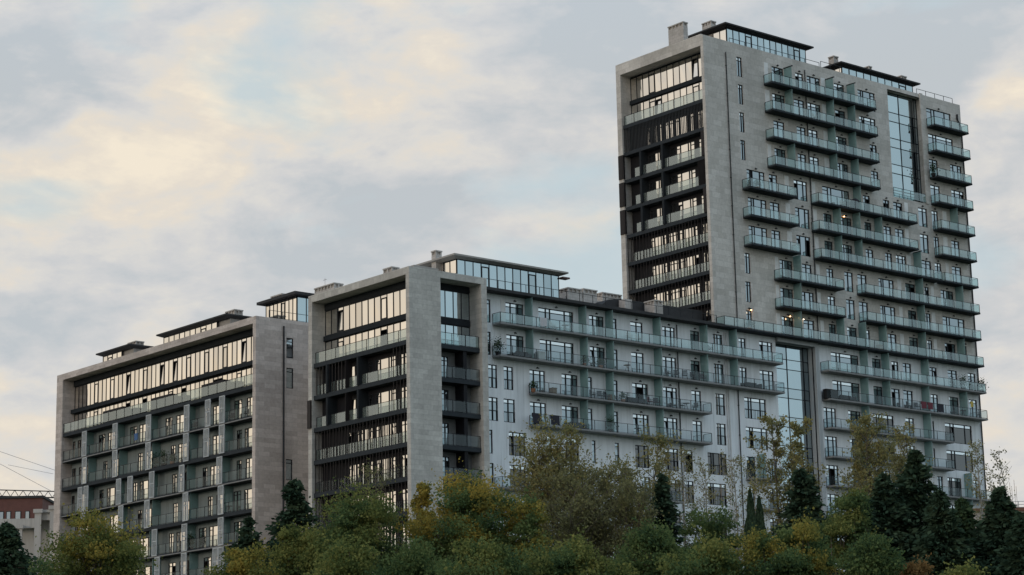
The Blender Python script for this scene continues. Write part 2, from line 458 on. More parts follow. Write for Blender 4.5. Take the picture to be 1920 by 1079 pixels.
def make_window(par, name, axis, c, u0, u1, z0, z1, fr=None, glass='glass', depth=0.13, juliet=False, seed=None, frame='frame', blind=False, bars=True, depthdir=1):
    """window: frame mesh with a child mesh of panes; leaves by width, transoms, some leaves tilted or open"""
    w_ = u1 - u0
    r = random.Random(seed if seed is not None else int(u0 * 131 + z0 * 977))
    if fr is None:
        if w_ < 0.62: fr = [0, 1]
        elif w_ < 1.7: fr = [0, 0.5 + r.uniform(-.06, .06), 1]
        elif w_ < 2.3: fr = [0, 0.30, 0.72, 1]
        else: fr = [0, 0.22, 0.34, 0.76, 1]
    P = (lambda u, d, z: (u, c + d, z)) if axis == 'y' else (lambda u, d, z: (c + d, u, z))
    fm = MB(); pm = MB(); bm_ = MB()
    def bx(a, b, d0, d1, e, f_, mb=fm):
        if axis == 'y': mb.box(a, b, c + d0, c + d1, e, f_)
        else: mb.box(c + d0, c + d1, a, b, e, f_)
    t = 0.07
    dd = depth
    bx(u0, u1, dd - .05, dd + .03, z1 - t, z1); bx(u0, u1, dd - .05, dd + .03, z0, z0 + t)
    for q in (0, 1): bx(u0 + q * (w_ - t), u0 + q * (w_ - t) + t, dd - .048, dd + .028, z0 + t, z1 - t)
    for q in fr[1:-1]:
        bx(u0 + q * w_ - t * .8, u0 + q * w_ + t * .8, dd - .05, dd + .03, z0 + t, z1 - t)
    # dim room behind
    full_t = blind and bars; tm_ = MB()
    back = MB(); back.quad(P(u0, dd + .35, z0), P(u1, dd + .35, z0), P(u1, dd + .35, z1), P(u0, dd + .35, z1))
    for i in range(len(fr) - 1):
        a, b = u0 + fr[i] * w_ + t, u0 + fr[i + 1] * w_ - t
        lw_ = b - a
        trans = lw_ < 0.85 and (i in (0, len(fr) - 2)) and bars
        zt = z1 - 0.42
        if trans or full_t:
            bx(a - .001, b + .001, dd - .046, dd + .026, zt, zt + .07)
            spans = [(z0 + t, zt), (zt + .07, z1 - t)]
        else: spans = [(z0 + t, z1 - t)]
        for si, (e, f_) in enumerate(spans):
            if full_t and si == 1: tm_.quad(P(a, dd, e), P(b, dd, e), P(b, dd, f_), P(a, dd, f_)); continue
            j = [r.uniform(-.006, .006) for _ in range(4)]
            if si == 0 and lw_ < 0.75 and r.random() < 0.09:
                if r.random() < 0.5:
                    # leaf tilted inwards at the top
                    bx(a, b, dd + .10, dd + .13, e, f_ - .1, back) if False else None
                    pm.quad(P(a, dd, e), P(b, dd, e), P(b, dd + .10, f_), P(a, dd + .10, f_))
                continue
            pm.quad(P(a, dd + j[0], e), P(b, dd + j[1], e), P(b, dd + j[2], f_), P(a, dd + j[3], f_))
    if juliet:
        zj = z0 + (z1 - z0) * 0.43
        bx(u0 + .003, u1 - .003, 0.02, 0.05, zj, zj + .05)
        n = max(2, int(w_ / 0.55) + 1)
        for i in range(n + 1):
            uu = u0 + .02 + (w_ - .07) * i / n
            bx(uu, uu + .03, 0.022, 0.048, z0 + .02, zj)
    if name == 'balcony_door': name = 'narrow_window' if w_ < .62 else ('wide_window' if w_ > 1.9 else name)
    wo = fm.build(name, frame, par)
    if pm.f: pm.build('pane', glass, wo)
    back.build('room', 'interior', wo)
    if tm_.f: tm_.build('transom_pane', 'glassT', wo)
    if False:
        bb = MB()
        if axis == 'y': bb.box(u0 + t, u1 - t, c + dd - .09, c + dd - .055, z1 - .34, z1 - .02)
        else: bb.box(c + dd - .09, c + dd - .055, u0 + t, u1 - t, z1 - .34, z1 - .02)
        bb.build('blind_box', 'blinds', wo)
    return wo

def glazing(par, axis, c, u0, u1, z0, z1, n, glass, tilts=(), darks=(), name='glazing', low=False, rev=False, doors=()):
    """storey-high strip of panes between thin mullions"""
    fm = MB(); pm = MB()
    r = random.Random(int(u0 * 31 + z0 * 17))
    P = (lambda u, d, z: (u, c + d, z)) if axis == 'y' else (lambda u, d, z: (c + d, u, z))
    def bx(a, b, d0, d1, e, f_):
        if axis == 'y': fm.box(a, b, c + d0, c + d1, e, f_)
        else: fm.box(c + d0, c + d1, a, b, e, f_)
    bx(u0, u1, -.05, .05, z1 - .08, z1); bx(u0, u1, -.05, .05, z0, z0 + .1)
    wd = (u1 - u0) / n
    for i in range(n + 1):
        uu = u0 + wd * i; hw = .028 if 0 < i < n else .04
        bx(max(u0, uu - hw), min(u1, uu + hw), -.045, .045, z0 + .1, z1 - .08)
    for i in range(n):
        a, b = u0 + wd * i + .028, u0 + wd * (i + 1) - .028
        j = [r.uniform(-.007, .007) for _ in range(4)]
        if i in tilts or i in doors:
            zt = z1 - .42
            bx(a, b, -.06, .04, zt, zt + .09); bx(a, a + .07, -.06, .04, z0 + .1, zt); bx(b - .07, b, -.06, .04, z0 + .1, zt); bx(a, b, -.055, .035, z0 + .1, z0 + .24)
            pm.quad(P(a, 0, zt + .09), P(b, 0, zt + .09), P(b, 0, z1 - .08), P(a, 0, z1 - .08))
            if i in tilts:
                pm.quad(P(a + .07, 0.0, z0 + .24), P(b - .07, 0.0, z0 + .24), P(b - .07, .13, zt), P(a + .07, .13, zt))
            else:
                pm.quad(P(a + .07, j[0], z0 + .24), P(b - .07, j[1], z0 + .24), P(b - .07, j[2], zt), P(a + .07, j[3], zt))
        elif i in darks:
            zt = z1 - .42
            bx(a, b, -.06, .04, zt, zt + .07)
            pm.quad(P(a, 0, zt + .07), P(b, 0, zt + .07), P(b, 0, z1 - .08), P(a, 0, z1 - .08))
        else:
            pm.quad(P(a, j[0], z0 + .1), P(b, j[1], z0 + .1), P(b, j[2], z1 - .08), P(a, j[3], z1 - .08))
    g = fm.build(name, 'frame', par)
    pm.build('pane', glass, g)
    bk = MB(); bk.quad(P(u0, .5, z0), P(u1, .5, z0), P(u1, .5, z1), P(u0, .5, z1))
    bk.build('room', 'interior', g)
    return g

def railing(par, pts, z, h=1.05, glass='rail', step=1.45, lowrail=True, name='railing', gap=0.08):
    """posts and rails along a polyline with glass panels as a child"""
    m = MB(); g = MB()
    for (a, b) in zip(pts[:-1], pts[1:]):
        a = np.array(a, float); b = np.array(b, float); L = np.linalg.norm(b - a)
        n = max(1, int(round(L / step)))
        for i in range(n + 1):
            p = a + (b - a) * i / n
            m.box(p[0] - .022, p[0] + .022, p[1] - .022, p[1] + .022, z, z + h)
        d = (b - a) / max(L, 1e-6); nx = np.array([-d[1], d[0]]) * .02
        def bar(z0, z1, wv=.018):
            q = np.array([-d[1], d[0]]) * wv
            k = len(m.v)
            m.v += [(*(a - q), z0), (*(b - q), z0), (*(b + q), z0), (*(a + q), z0), (*(a - q), z1), (*(b - q), z1), (*(b + q), z1), (*(a + q), z1)]
            m.f += [(k, k + 3, k + 2, k + 1), (k + 4, k + 5, k + 6, k + 7), (k, k + 1, k + 5, k + 4), (k + 1, k + 2, k + 6, k + 5), (k + 2, k + 3, k + 7, k + 6), (k + 3, k, k + 4, k + 7)]
        bar(z + h - .001, z + h + .035, .028)
        if lowrail: bar(z + .05, z + .08)
        if glass:
            for i in range(n):
                p = a + (b - a) * (i + .035) / n; q = a + (b - a) * (i + .965) / n
                g.quad((p[0], p[1], z + gap), (q[0], q[1], z + gap), (q[0], q[1], z + h - .02), (p[0], p[1], z + h - .02))
    o = m.build(name, 'frame', par)
    if glass: g.build('glass_panel', glass, o)
    return o

def balcony(par, x0, x1, k, glass='rail', slab='slabdark', y=YF, depth=BD, th=.16, wrap=False):
    z = Fl(k)
    m = MB(); m.box(x0, x1, y - depth, y - .002, z, z + th)
    m.box(x0 + .06, x1 - .06, y - depth + .06, y - .002, z - .03, z)     # recessed soffit board
    b = m.build('balcony', slab, par)
    yy = y - depth + .06
    pts = [(x0 + .05, y - .03), (x0 + .05, yy), (x1 - .05, yy), (x1 - .05, y - .03 if not wrap else y + 1.2)]
    o = railing(b, pts, z + th, .93, glass)
    return b

def divider(par, x, k, y=YF, depth=BD, z0=None, z1=None):
    z0 = Fl(k) + .245 if z0 is None else z0; z1 = Fl(k - 1) - .035 if z1 is None else z1
    m = MB(); m.box(x, x + .05, y - depth + .12, y - .004, z0, z1)
    return m.build('balcony_divider', 'teal', par)

def wall_lamp(par, x, z, y=YF, lit=None):
    m = MB(); m.box(x - .12, x + .12, y - .16, y - .003, z, z + .07); m.box(x - .05, x + .05, y - .10, y - .003, z + .07, z + .14)
    o = m.build('wall_lamp', 'frame', par)
    if lit:
        b = MB(); b.tube((x, y - .13, z - .06), (x, y - .13, z - .005), .05, .06, 8)
        b.build('lamp_bulb', lit, o)
        ld = bpy.data.lights.new('lamp_light', 'POINT'); ld.energy = 1.0; ld.color = (1, .62, .32); ld.shadow_soft_size = .1
        lo = bpy.data.objects.new('lamp_light', ld); col.objects.link(lo); lo.parent = o
        wv = o['_w']; lo.location = (x - wv[0], y - .3 - wv[1], z - .2 - wv[2])
    return o

def chimney(par, x0, x1, y0, y1, z0, z1, mat='chimney', name='chimney'):
    """stone stack with a row of vent slots under a flat cap"""
    m = MB(); zc = z1 - .12; zs = z1 - .42
    m.box(x0, x1, y0, y1, z0, zs)
    m.box(x0 - .05, x1 + .05, y0 - .05, y1 + .05, zc, z1)
    m.box(x0 + .12, x1 - .12, y0 + .12, y1 - .12, zs, zc)   # recessed throat
    nx = max(1, int(round((x1 - x0) / .55))); ny = max(1, int(round((y1 - y0) / .55)))
    for i in range(nx + 1):
        xx = x0 + (x1 - x0 - .16) * i / nx
        m.box(xx, xx + .16, y0 + .001, y0 + .121, zs, zc); m.box(xx, xx + .16, y1 - .121, y1 - .001, zs, zc)
    for i in range(1, ny):
        yy = y0 + (y1 - y0 - .16) * i / ny
        m.box(x0 + .001, x0 + .121, yy, yy + .16, zs, zc); m.box(x1 - .121, x1 - .001, yy, yy + .16, zs, zc)
    return m.build(name, mat, par)

def pipe(par, x, z0, z1, y=YF, r=.055, mat='pipe'):
    m = MB(); m.tube((x, y - .09, z0), (x, y - .09, z1), r, n=8)
    z = z1 - 1.5
    while z > z0: m.box(x - .09, x + .09, y - .13, y - .002, z, z + .05); z -= 3.035
    return m.build('drainpipe', mat, par)

def panel(par, x0, x1, k):
    m = MB(); m.box(x0, x1, YF - .035, YF - .002, Fl(k) + .26, Fl(k) + 2.62)
    return m.build('wall_panel', 'panel', par)

def px_open(a, b, k, kind='balcony_door'):
    z = Fl(k) + 1.9
    return (XY(a, YF, z), XY(b, YF, z), Fl(k) + .25, Fl(k) + 2.42, kind, k)

def fins(par, axis, c, u0, u1, z0, z1, step, mat='brown', wfin=.05, dfin=.2, skip=None, name='louvre_screen', jitter=0.0):
    m = MB(); u = u0 + step * .5; r = random.Random(int(u0 * 7 + z0))
    while u < u1:
        uu = u + r.uniform(-jitter, jitter)
        if not (skip and any(a < uu < b for a, b in skip)):
            if axis == 'y': m.box(uu - wfin / 2, uu + wfin / 2, c, c + dfin, z0, z1)
            else: m.box(c, c + dfin, uu - wfin / 2, uu + wfin / 2, z0, z1)
        u += step
    return m.build(name, mat, par) if m.f else None

# ================================================================= TOWER
XT0, XT1 = 153.16, 195.2
YT1 = 163.4
tower = thing('apartment_tower', 'tall beige stone apartment tower with stacked teal glass balconies and dark louvred left end', 'apartment tower', (174, 156, BASE))
rows = {}   # k -> (openings, dividers(wall px), panels, balconies(wall-left px, front-right px))
rows[0] = ([(1447, 1469), (1491, 1506), (1512.7, 1537.7), (1563.6, 1583), (1608, 1640.5)], [1470, 1548, 1588], [(1432.5, 1440), (1539, 1547)], [(1432, 1644)])
rows[1] = ([(1448.5, 1472), (1488.6, 1508), (1514.5, 1538.6), (1566, 1585), (1611, 1641.5)], [1472, 1549.7, 1589.6], [(1434.5, 1443), (1542, 1549)], [(1434, 1647)])
rows[2] = ([(1450.6, 1471), (1494, 1511), (1516.6, 1533.4), (1568, 1587.7), (1631, 1644)], [1552.5, 1591.4], [(1544, 1552)], [(1436, 1650)])
rows[3] = ([(1452.4, 1473.7), (1496, 1511.7), (1519, 1535.8), (1570, 1590.5), (1633.4, 1647)], [1477, 1556, 1596], [(1439.5, 1446), (1546, 1555)], [(1439, 1652)])
rows[4] = ([(1400, 1434), (1441.7, 1457.6), (1488.4, 1513.4), (1541.8, 1592.7), (1618.4, 1631), (1656, 1667.6), (1675, 1692), (1721.7, 1738.4)], [1600], [(1471, 1479), (1522, 1528.5), (1696, 1702.6)], [(1391.7, 1496), (1520, 1721)])
rows[5] = ([(1402.5, 1437.5), (1444, 1461.7), (1491, 1517.6), (1544, 1560), (1576, 1596.7), (1621, 1634), (1656.8, 1671), (1678.5, 1695), (1725, 1741)], [1562.5, 1599, 1640], [(1473, 1481.7), (1525, 1531.7), (1697, 1704)], [(1393.2, 1500), (1521.5, 1723.5)])
rows[6] = ([(1404, 1439), (1446.7, 1463.4), (1493.4, 1519.3), (1546, 1561.7), (1578, 1598), (1623.4, 1637.6), (1660, 1672.6), (1680, 1699), (1728.4, 1746)], [1565, 1603, 1713.5], [(1476, 1485), (1528, 1535), (1700, 1708)], [(1395, 1502.5), (1525, 1768)])
rows[7] = ([(1461.7, 1486), (1504, 1521.8), (1550, 1562.6), (1583.5, 1599.3), (1607.7, 1625), (1647.5, 1676), (1697.5, 1716), (1733.4, 1741.8), (1764, 1787.6), (1802.6, 1806.8)], [1488, 1716.7, 1792], [(1453, 1459.5), (1530.5, 1536.8), (1682.5, 1690), (1745, 1751)], [(1451.7, 1584), (1606.8, 1838.5)])
rows[8] = ([(1463.4, 1487.6), (1504, 1526), (1552.6, 1566), (1586.8, 1602.6), (1610.5, 1627.7), (1650.8, 1679), (1702.6, 1719), (1736, 1745), (1767.6, 1808.5)], [1488.5, 1720], [(1455, 1461), (1532.6, 1539), (1686, 1692.5), (1747, 1754)], [(1453.4, 1586.8), (1611, 1841)])
rows[9] = ([(1399.5, 1410), (1466, 1488.4), (1506.7, 1526.8), (1554.3, 1567.6), (1588.5, 1606.8), (1625, 1631), (1665, 1681), (1705, 1721.7), (1739, 1748), (1771.8, 1791.8), (1808.5, 1812.6)], [1489, 1569, 1610, 1648, 1722, 1795], [(1456, 1463), (1538.4, 1545), (1688, 1695), (1751, 1757)], [(1343, 1846)])
rows[10] = ([(1558, 1610), (1635, 1652), (1672, 1684.5), (1692.8, 1708.5), (1743, 1756.6), (1777, 1794.6), (1815, 1829)], [1612.7, 1652.8, 1727], [], [(1538.6, 1850)])
rows[11] = ([(1561, 1612), (1638, 1655), (1672, 1687.5), (1694, 1711.5), (1745.6, 1759), (1779.7, 1797.5), (1817, 1832)], [1614, 1655, 1728.4, 1799.6], [], [(1541.5, 1853)])
rows[12] = ([(1544.5, 1567.6), (1590.5, 1614), (1636.5, 1675.6), (1698, 1714), (1748.5, 1751.5), (1772, 1822)], [1615.7, 1731.4], [], [(1544.5, 1790.7)])
rows[13] = ([(1547, 1569.7), (1594, 1616), (1641, 1678), (1700, 1716), (1750.5, 1753.5), (1775, 1824)], [1618, 1734], [], [(1547, 1792)])
rows[14] = ([(1550, 1572), (1596, 1618), (1645, 1670), (1700, 1712), (1758, 1768), (1777, 1803), (1826, 1838)], [1620, 1690, 1808.5], [], [(1549, 1660), (1672, 1862)])
rows[15] = ([(1552, 1574), (1600, 1622), (1650, 1676), (1705, 1720), (1781, 1805)], [1810], [], [(1551, 1864)])
rows[16] = ([(1554, 1576), (1650, 1676), (1705, 1720), (1781, 1805)], [1810], [], [])
rightg = {0: ([(1737, 1782.6)], [], [], (1737.6, 1816.8)), 1: ([(1740.5, 1786.8)], [], [], (1740, 1820.6)),
          2: ([(1742, 1758.4), (1781.8, 1803)], [], [], (1743, 1823.5)), 3: ([(1744.6, 1762.6), (1784, 1807.6)], [], [], (1746, 1826.2)),
          4: ([(1747, 1759), (1793.5, 1797.6)], [1781.8], [(1767.6, 1775)], (1750, 1829.5)), 5: ([(1751, 1761), (1784, 1799)], [], [(1768.4, 1776.8)], (1752.5, 1832.5)),
          6: ([(1753, 1765), (1785, 1802.6)], [], [(1773, 1779)], (1757, 1835.5))}
for k, (o_, d_, p_, b_) in rightg.items():
    rows[k][0].extend(o_); rows[k][1].extend(d_); rows[k][2].extend(p_); rows[k][3].append(b_)

# curtain wall bays set in the facade: (x0, x1, z0, z1)
CWa = (182.3, 188.15, Fl(3) + .0, 72.75)
CWb = (XY(1458.4, YF, 36), XY(1528.5, YF, 36), Fl(15) + .5, Fl(9) - .45)
openings = []
XWT = XY(1383, YF, 30)
wing_over = [px_open(a, b, k)[:4] for k, l in {12: [(1395.7, 1436)], 13: [(1398.6, 1439)], 10: [(1385, 1398), (1423.5, 1448)], 11: [(1387, 1400), (1424.5, 1450.5)], 14: [(1400, 1416.4), (1442.5, 1457)], 15: [(1402, 1415), (1443, 1459)], 16: [(1404, 1417), (1444, 1460)]}.items() for (a, b) in l]
for k, (ops, dv, pn, bl) in rows.items():
    for (a, b) in ops:
        openings.append(px_open(a, b, k))
    for x in dv:
        X = XY(x, YF, Fl(k) + 1.5)
        top = Fl(k - 1) - .065 if k > 0 else Fl(k) + 2.45
        dv_o = divider(tower, X, k, z1=top)
        if k == 0 or x in (1713.5,):
            m = MB(); m.box(X - .05, X + .10, YF - BD - .05, YF - .003, top - .0, top + .09); m.build('screen_bracket', 'frame', dv_o)
    for (a, b) in pn: panel(tower, XY(a, YF, Fl(k) + 1.5), XY(b, YF, Fl(k) + 1.5), k)
    for (a, b) in bl:
        x0 = XY(a, YF, Fl(k)); x1 = XY(b, YF - BD, Fl(k))
        gl = 'rail' if k <= 10 else 'railc'
        balcony(tower, x0, x1, k, gl, 'slabdark' if k < 10 else 'slablight', wrap=x1 > XT1)
# narrow stair windows at the left of the tower face
for k, (a, b) in {0: (1381, 1391), 1: (1384, 1393), 2: (1386.5, 1395.5), 3: (1388.5, 1397.5), 7: (1396.5, 1406.5), 8: (1398, 1408)}.items():
    openings.append(px_open(a, b, k, 'window'))

ZB = Fl(9)          # beige stone above this, white render below
holes_t = [o[:4] for o in openings]
holesA = holes_t + [CWa]
st = MB()
wall_holes(st, 'y', YF, XT0, XT1, ZB, 73.2, holesA, .22)
# parapet dips behind the upper curtain wall ; roof, back and right side
st.box(XT0, XT1, YF + .0, YF + .35, 73.2, 73.203) if False else None
st.quad((XT1, YF, BASE), (XT1, YT1, BASE), (XT1, YT1, 73.2), (XT1, YF, 73.2))
st.quad((XT1, YT1, BASE), (XT0, YT1, BASE), (XT0, YT1, 73.2), (XT1, YT1, 73.2))
st.box(187.85, 188.35, YF - .12, YF - .002, ZB + 18.2, 73.28)      # stone pilaster beside the curtain wall
# left end portal: near leg, far leg, head
st.box(XT0, XT0 + 1.52, YT1 - .7, YT1 - .002, BASE, 73.2)
st.quad((XT0, YF, BASE), (XT0, YF, 73.2), (XT0, YF + .4, 73.2), (XT0, YF + .4, BASE))
st.quad((XT0, YF + .4, BASE), (XT0, YF + .4, 72.1), (XT0 + 1.52, YF + .4, 72.1), (XT0 + 1.52, YF + .4, BASE))
st.box(XT0, XT0 + 1.6, YF + .4, YT1 - .7, 72.1, 73.2)
# parapet tops
st.box(XT0 + 1.6, XT1, YF + .002, YF + .3, 72.9, 73.2); st.box(XT1 - .3, XT1 - .002, YF + .3, YT1, 72.9, 73.2)
st.box(XT0 + .002, XT0 + .3, YF + .3, YT1, 73.2, 73.35)
st.build('wall', 'stone', tower)
wm = MB()
XWT = XY(1383, YF, 30)  # tower starts here below the low roof
wall_holes(wm, 'y', YF, XWT, XT1, BASE, ZB - .001, [o for o in holes_t + [CWb] + wing_over], .16)
wm.build('lower_wall', 'white', tower)
rf = MB(); rf.quad((XT0, YF, 72.9), (XT1, YF, 72.9), (XT1, YT1, 72.9), (XT0, YT1, 72.9)); rf.build('roof', 'roofing', tower)

for (u0, u1, z0, z1, kind, k) in openings:
    if k <= 9: bl = random.random() < 0.25
    else: bl = random.random() < 0.8
    w_ = u1 - u0
    jul = (k in (4, 5, 6) and 1.0 < w_ < 2.4 and False)
    make_window(tower, kind, 'y', YF, u0, u1, z0, z1, juliet=jul, blind=bl and w_ > .5, glass='glassD' if (k >= 12 and w_ > 2.3) else 'glass')
nl = 0
LIT = [(1407, 9), (1480, 9), (1581, 5)]
for (u0, u1, z0, z1, kind, k) in openings:
    if kind == 'balcony_door' and nl < 90:
        wall_lamp(tower, (u0 + u1) / 2, z1 + .16); nl += 1
for (p, k) in LIT:
    wall_lamp(tower, XY(p, YF, Fl(k) + 2.5), Fl(k) + 2.5, lit='lamp')
wall_lamp(tower, XY(1505, YF, Fl(9) + 2.4), Fl(9) + 2.42, lit='lampw')

def curtain(par, c, cols, zb, name='curtain_wall', recess=.8, lintel=None, rframe=None):
    """glass wall in a notch: reveals, mullion grid, panes"""
    x0, x1, z0, z1 = c
    rv = MB()
    rv.quad((x0, YF, z0), (x0, YF, z1), (x0, YF + recess, z1), (x0, YF + recess, z0))
    rv.quad((x1, YF + recess, z0), (x1, YF + recess, z1), (x1, YF, z1), (x1, YF, z0))
    rv.quad((x0, YF, z1), (x1, YF, z1), (x1, YF + recess, z1), (x0, YF + recess, z1))
    rv.quad((x0, YF + recess, z0), (x1, YF + recess, z0), (x1, YF, z0), (x0, YF, z0))
    fm = MB(); pm = MB(); yy = YF + recess - .02
    xs = [x0 + (x1 - x0) * q for q in cols]
    for x in xs: fm.box(max(x0 + .001, x - .028), min(x1 - .001, x + .028), yy - .09, yy, z0 + .004, z1 - .004)
    for z in zb: fm.box(x0 + .003, x1 - .003, yy - .085, yy - .005, z - .03, z + .03)
    for i in range(len(xs) - 1):
        for j in range(len(zb) - 1):
            jj = [random.uniform(-.006, .006) for _ in range(4)]
            pm.quad((xs[i], yy - .03 + jj[0], zb[j]), (xs[i + 1], yy - .03 + jj[1], zb[j]), (xs[i + 1], yy - .03 + jj[2], zb[j + 1]), (xs[i], yy - .03 + jj[3], zb[j + 1]))
    o = fm.build(name, 'frame', par)
    pm.build('pane', 'glassR', o)
    rv.build('reveal', 'stone' if par is tower and z1 > 60 else 'greyrender', o)
    return o
def zrows(z0, z1, ks):
    r = [z0 + .05]
    for k in ks:
        for z in (Fl(k) + .0, Fl(k) + 1.05):
            if z0 + .3 < z < z1 - .3: r.append(z)
    r.append(z1 - .05); return sorted(r)
curtain(tower, CWa, [0, .46, .92, 1], zrows(CWa[2], CWa[3], range(0, 4)))
cb = curtain(tower, CWb, [0, .42, .86, 1], zrows(CWb[2], CWb[3], range(10, 16)))
sf = MB()   # pale surround of the lower glass wall
sf.box(CWb[0], CWb[1] + .55, YF - .35, YF - .003, CWb[3], CWb[3] + .42)
sf.box(CWb[1] + .0, CWb[1] + .55, YF - .35, YF - .003, CWb[2], CWb[3])
sf.box(CWb[0], CWb[1] + .55, YF - .35, YF - .003, CWb[2] - .45, CWb[2])
sf.build('glass_wall_surround', 'greyrender', tower)
# glass balustrade across the foot of the upper glass wall
railing(tower, [(CWa[0] + .03, YF - .06), (CWa[1] - .03, YF - .06)], CWa[2] + .05, 1.0, 'rail', name='glass_balustrade')

# drainpipes
pipe(tower, XY(1361, YF, 70), Fl(9) + .3, 71.9)
pipe(tower, XY(1509.5, YF, 70), Fl(9) + .3, 72.3)
pipe(tower, XY(1520.5, YF, 56), Fl(9) + .3, Fl(4) + 2.8) if False else None
pipe(tower, XY(1385, YF, 33), BASE + 1, Fl(10) - .1)
pipe(tower, XY(1537, YF, 36), BASE + 1, Fl(9) - .05)
m = MB(); m.tube((XT1 - .1, YF - .1, BASE), (XT1 - .1, YF - .1, 70.4), .07, n=8); m.tube((XT1 - .1, YF - .1, 70.4), (XT1 - .75, YF - .1, 71.3), .07, n=8); m.tube((XT1 - .75, YF - .1, 71.3), (XT1 - .75, YF - .1, 71.9), .12, n=8)
m.build('drainpipe', 'pipe', tower)

# ---- left end face of the tower
XG = XT0 + 1.5
Y0, Y1 = YF + .4, YT1 - .7
bk = MB(); bk.quad((XG + .6, Y0, BASE), (XG + .6, Y0, 72.1), (XG + .6, Y1, 72.1), (XG + .6, Y1, BASE))
bk.build('inner_wall', 'black', tower)
n_ = 13
glazing(tower, 'x', XG, Y0, Y1, Fl(0) - .0, 71.95, n_, 'glassL', tilts=(2,), doors=(9,), name='strip_window')
glazing(tower, 'x', XG, Y0, Y1, Fl(1) + .1, Fl(0) - .45, n_, 'glassL', darks=(), doors=(2, 9), tilts=(8,), name='strip_window')
m = MB(); m.box(XG - .25, XG + .55, Y0 + .01, Y1 - .01, Fl(0) - .44, Fl(0) - .01); m.build('floor_band', 'dark', tower)
for k in range(1, 13):
    m = MB(); m.box(XT0 + .18, XG + .55, Y0 + .003, Y1 - .003, Fl(k) - .3, Fl(k) + .08); m.build('floor_slab', 'slabdark', tower)
railing(tower, [(XT0 + .35, Y0 + .05), (XT0 + .35, Y1 - .05)], Fl(1) + .08, 1.05, 'railL', 1.6, name='glass_balustrade')
def loggia_windows(par, xg, segs, k, glass='glassL', axis='x'):
    for i, (a, b) in enumerate(segs):
        make_window(par, 'loggia_window', axis, xg, a, b, Fl(k) + .1, Fl(k) + 2.35, glass=glass, depth=.0, seed=int(a * 13 + k * 7), bars=True)
for k in range(2, 13):
    zb, zt = Fl(k) + .085, Fl(k - 1) - .305
    # back wall with windows
    r = random.Random(k)
    bw = MB(); segs = [(Y0 + .2, Y0 + 1.9), (Y0 + 2.5, Y0 + 5.3), (Y0 + 5.5, Y0 + 6.9), (Y0 + 7.2, Y0 + 9.6)]
    wall_holes(bw, 'x', XG - .40, Y0 + .01, Y1 - .01, zb, zt, [(a, b, Fl(k) + .1, Fl(k) + 2.35) for a, b in segs], .0)
    bw.build('back_wall', 'black', tower)
    for a, b in segs: make_window(tower, 'loggia_window', 'x', XG - .40, a, b, Fl(k) + .1, Fl(k) + 2.35, glass='glassL', depth=.03, seed=int(a * 13 + k * 7))
    if k == 2:
        fins(tower, 'x', XT0 + .22, Y0, Y1, zb, zt, .22, 'greylouvre', .075, .05)
    elif k in (3, 4, 5):
        for p in (1201, 1241.5):
            yy = YX(p + (k - 3) * 1.5, XT0 + .1, Fl(k) + 1.5)
            m = MB(); m.box(XT0 + .05, XG - .41, yy - .14, yy + .14, zb, zt); m.build('loggia_divider', 'dark', tower)
        m = MB(); m.box(XT0 - .10, XT0 - .002, Y1 + .05, Y1 + .66, zb + .1, zt + .1); m.box(XT0 - .09, XT0 + .15, Y1 - .12, Y1 + .02, zb + .1, zt + .1)
        m.build('folded_shutter', 'brown', tower)
        m = MB(); m.box(XT0 + .02, XT0 + .5, Y0 + .03, Y0 + (.5 if k != 4 else .9), zb, zt) if k != 4 else None
        if k == 4: m = MB(); [m.box(XT0 + .2, XT0 + .4, Y0 + .1 + .16 * i, Y0 + .15 + .16 * i, zb, zt) for i in range(8)]
        m.build('folded_shutter', 'brown', tower)
        railing(tower, [(XT0 + .35, Y0 + .55), (XT0 + .35, Y1 - 1.4)], Fl(k) + .085, 1.05, 'railL', 1.6, name='glass_balustrade')
    else:
        fins(tower, 'x', XT0 + .22, Y0, Y1, zb, zt, .46, 'brown', .055, .06, jitter=.05)
        railing(tower, [(XT0 + .50, Y0 + .05), (XT0 + .50, Y1 - .6)], Fl(k) + .085, 1.0, 'railL', 1.6, name='glass_balustrade')

# ---- penthouses on the tower
def penthouse(par, x0, x1, y0, y1, z0, z1, over=1.1, glass='glassR', n=None, fascia='roofing', roofname='penthouse_roof', th=.34, gl_l='glassL', backy=5, lgap=0, doors=(3,), rooftip=None, ngl=3):
    """glazed roof storey: roof plate x0..x1, y0..y1 (outer edges), walls set in by 'over'"""
    gx0, gx1, gy0, gy1 = x0 + over, x1 - over, y0 + over * .8, y1 - over * .4
    zt = z1 - th
    core = MB(); core.box(gx0 + .12, gx1 - .12, gy0 + .6, gy1, z0, zt - .01); ph = core.build('penthouse', 'fascia', par)
    n = n or max(3, int((gx1 - gx0) / 1.0))
    glazing(par, 'y', gy0, gx0, gx1, z0, zt, n, glass, name='penthouse_glazing', doors=doors)
    glazing(par, 'x', gx0, gy0 + .05, gy0 + ngl * 1.0, z0, zt, ngl, gl_l, name='penthouse_glazing')
    r_ = MB()
    # thin edged plate with a sloping underside
    a = [(x0, y0), (x1, y0), (x1, y1), (x0, y1)]; b = [(x0 + .5, y0 + .5), (x1 - .5, y0 + .5), (x1 - .5, y1 - .5), (x0 + .5, y1 - .5)]
    k = len(r_.v)
    r_.v += [(p[0], p[1], z1) for p in a] + [(p[0], p[1], z1 - .16) for p in a] + [(p[0], p[1], zt) for p in b]
    r_.f += [(k, k + 1, k + 2, k + 3)]
    for i in range(4):
        j = (i + 1) % 4
        r_.f += [(k + i, k + 4 + i, k + 4 + j, k + j), (k + 4 + i, k + 8 + i, k + 8 + j, k + 4 + j)]
    r_.f += [(k + 11, k + 10, k + 9, k + 8)]
    r_.build(roofname, fascia, par)
    return gx0, gx1, gy0, gy1
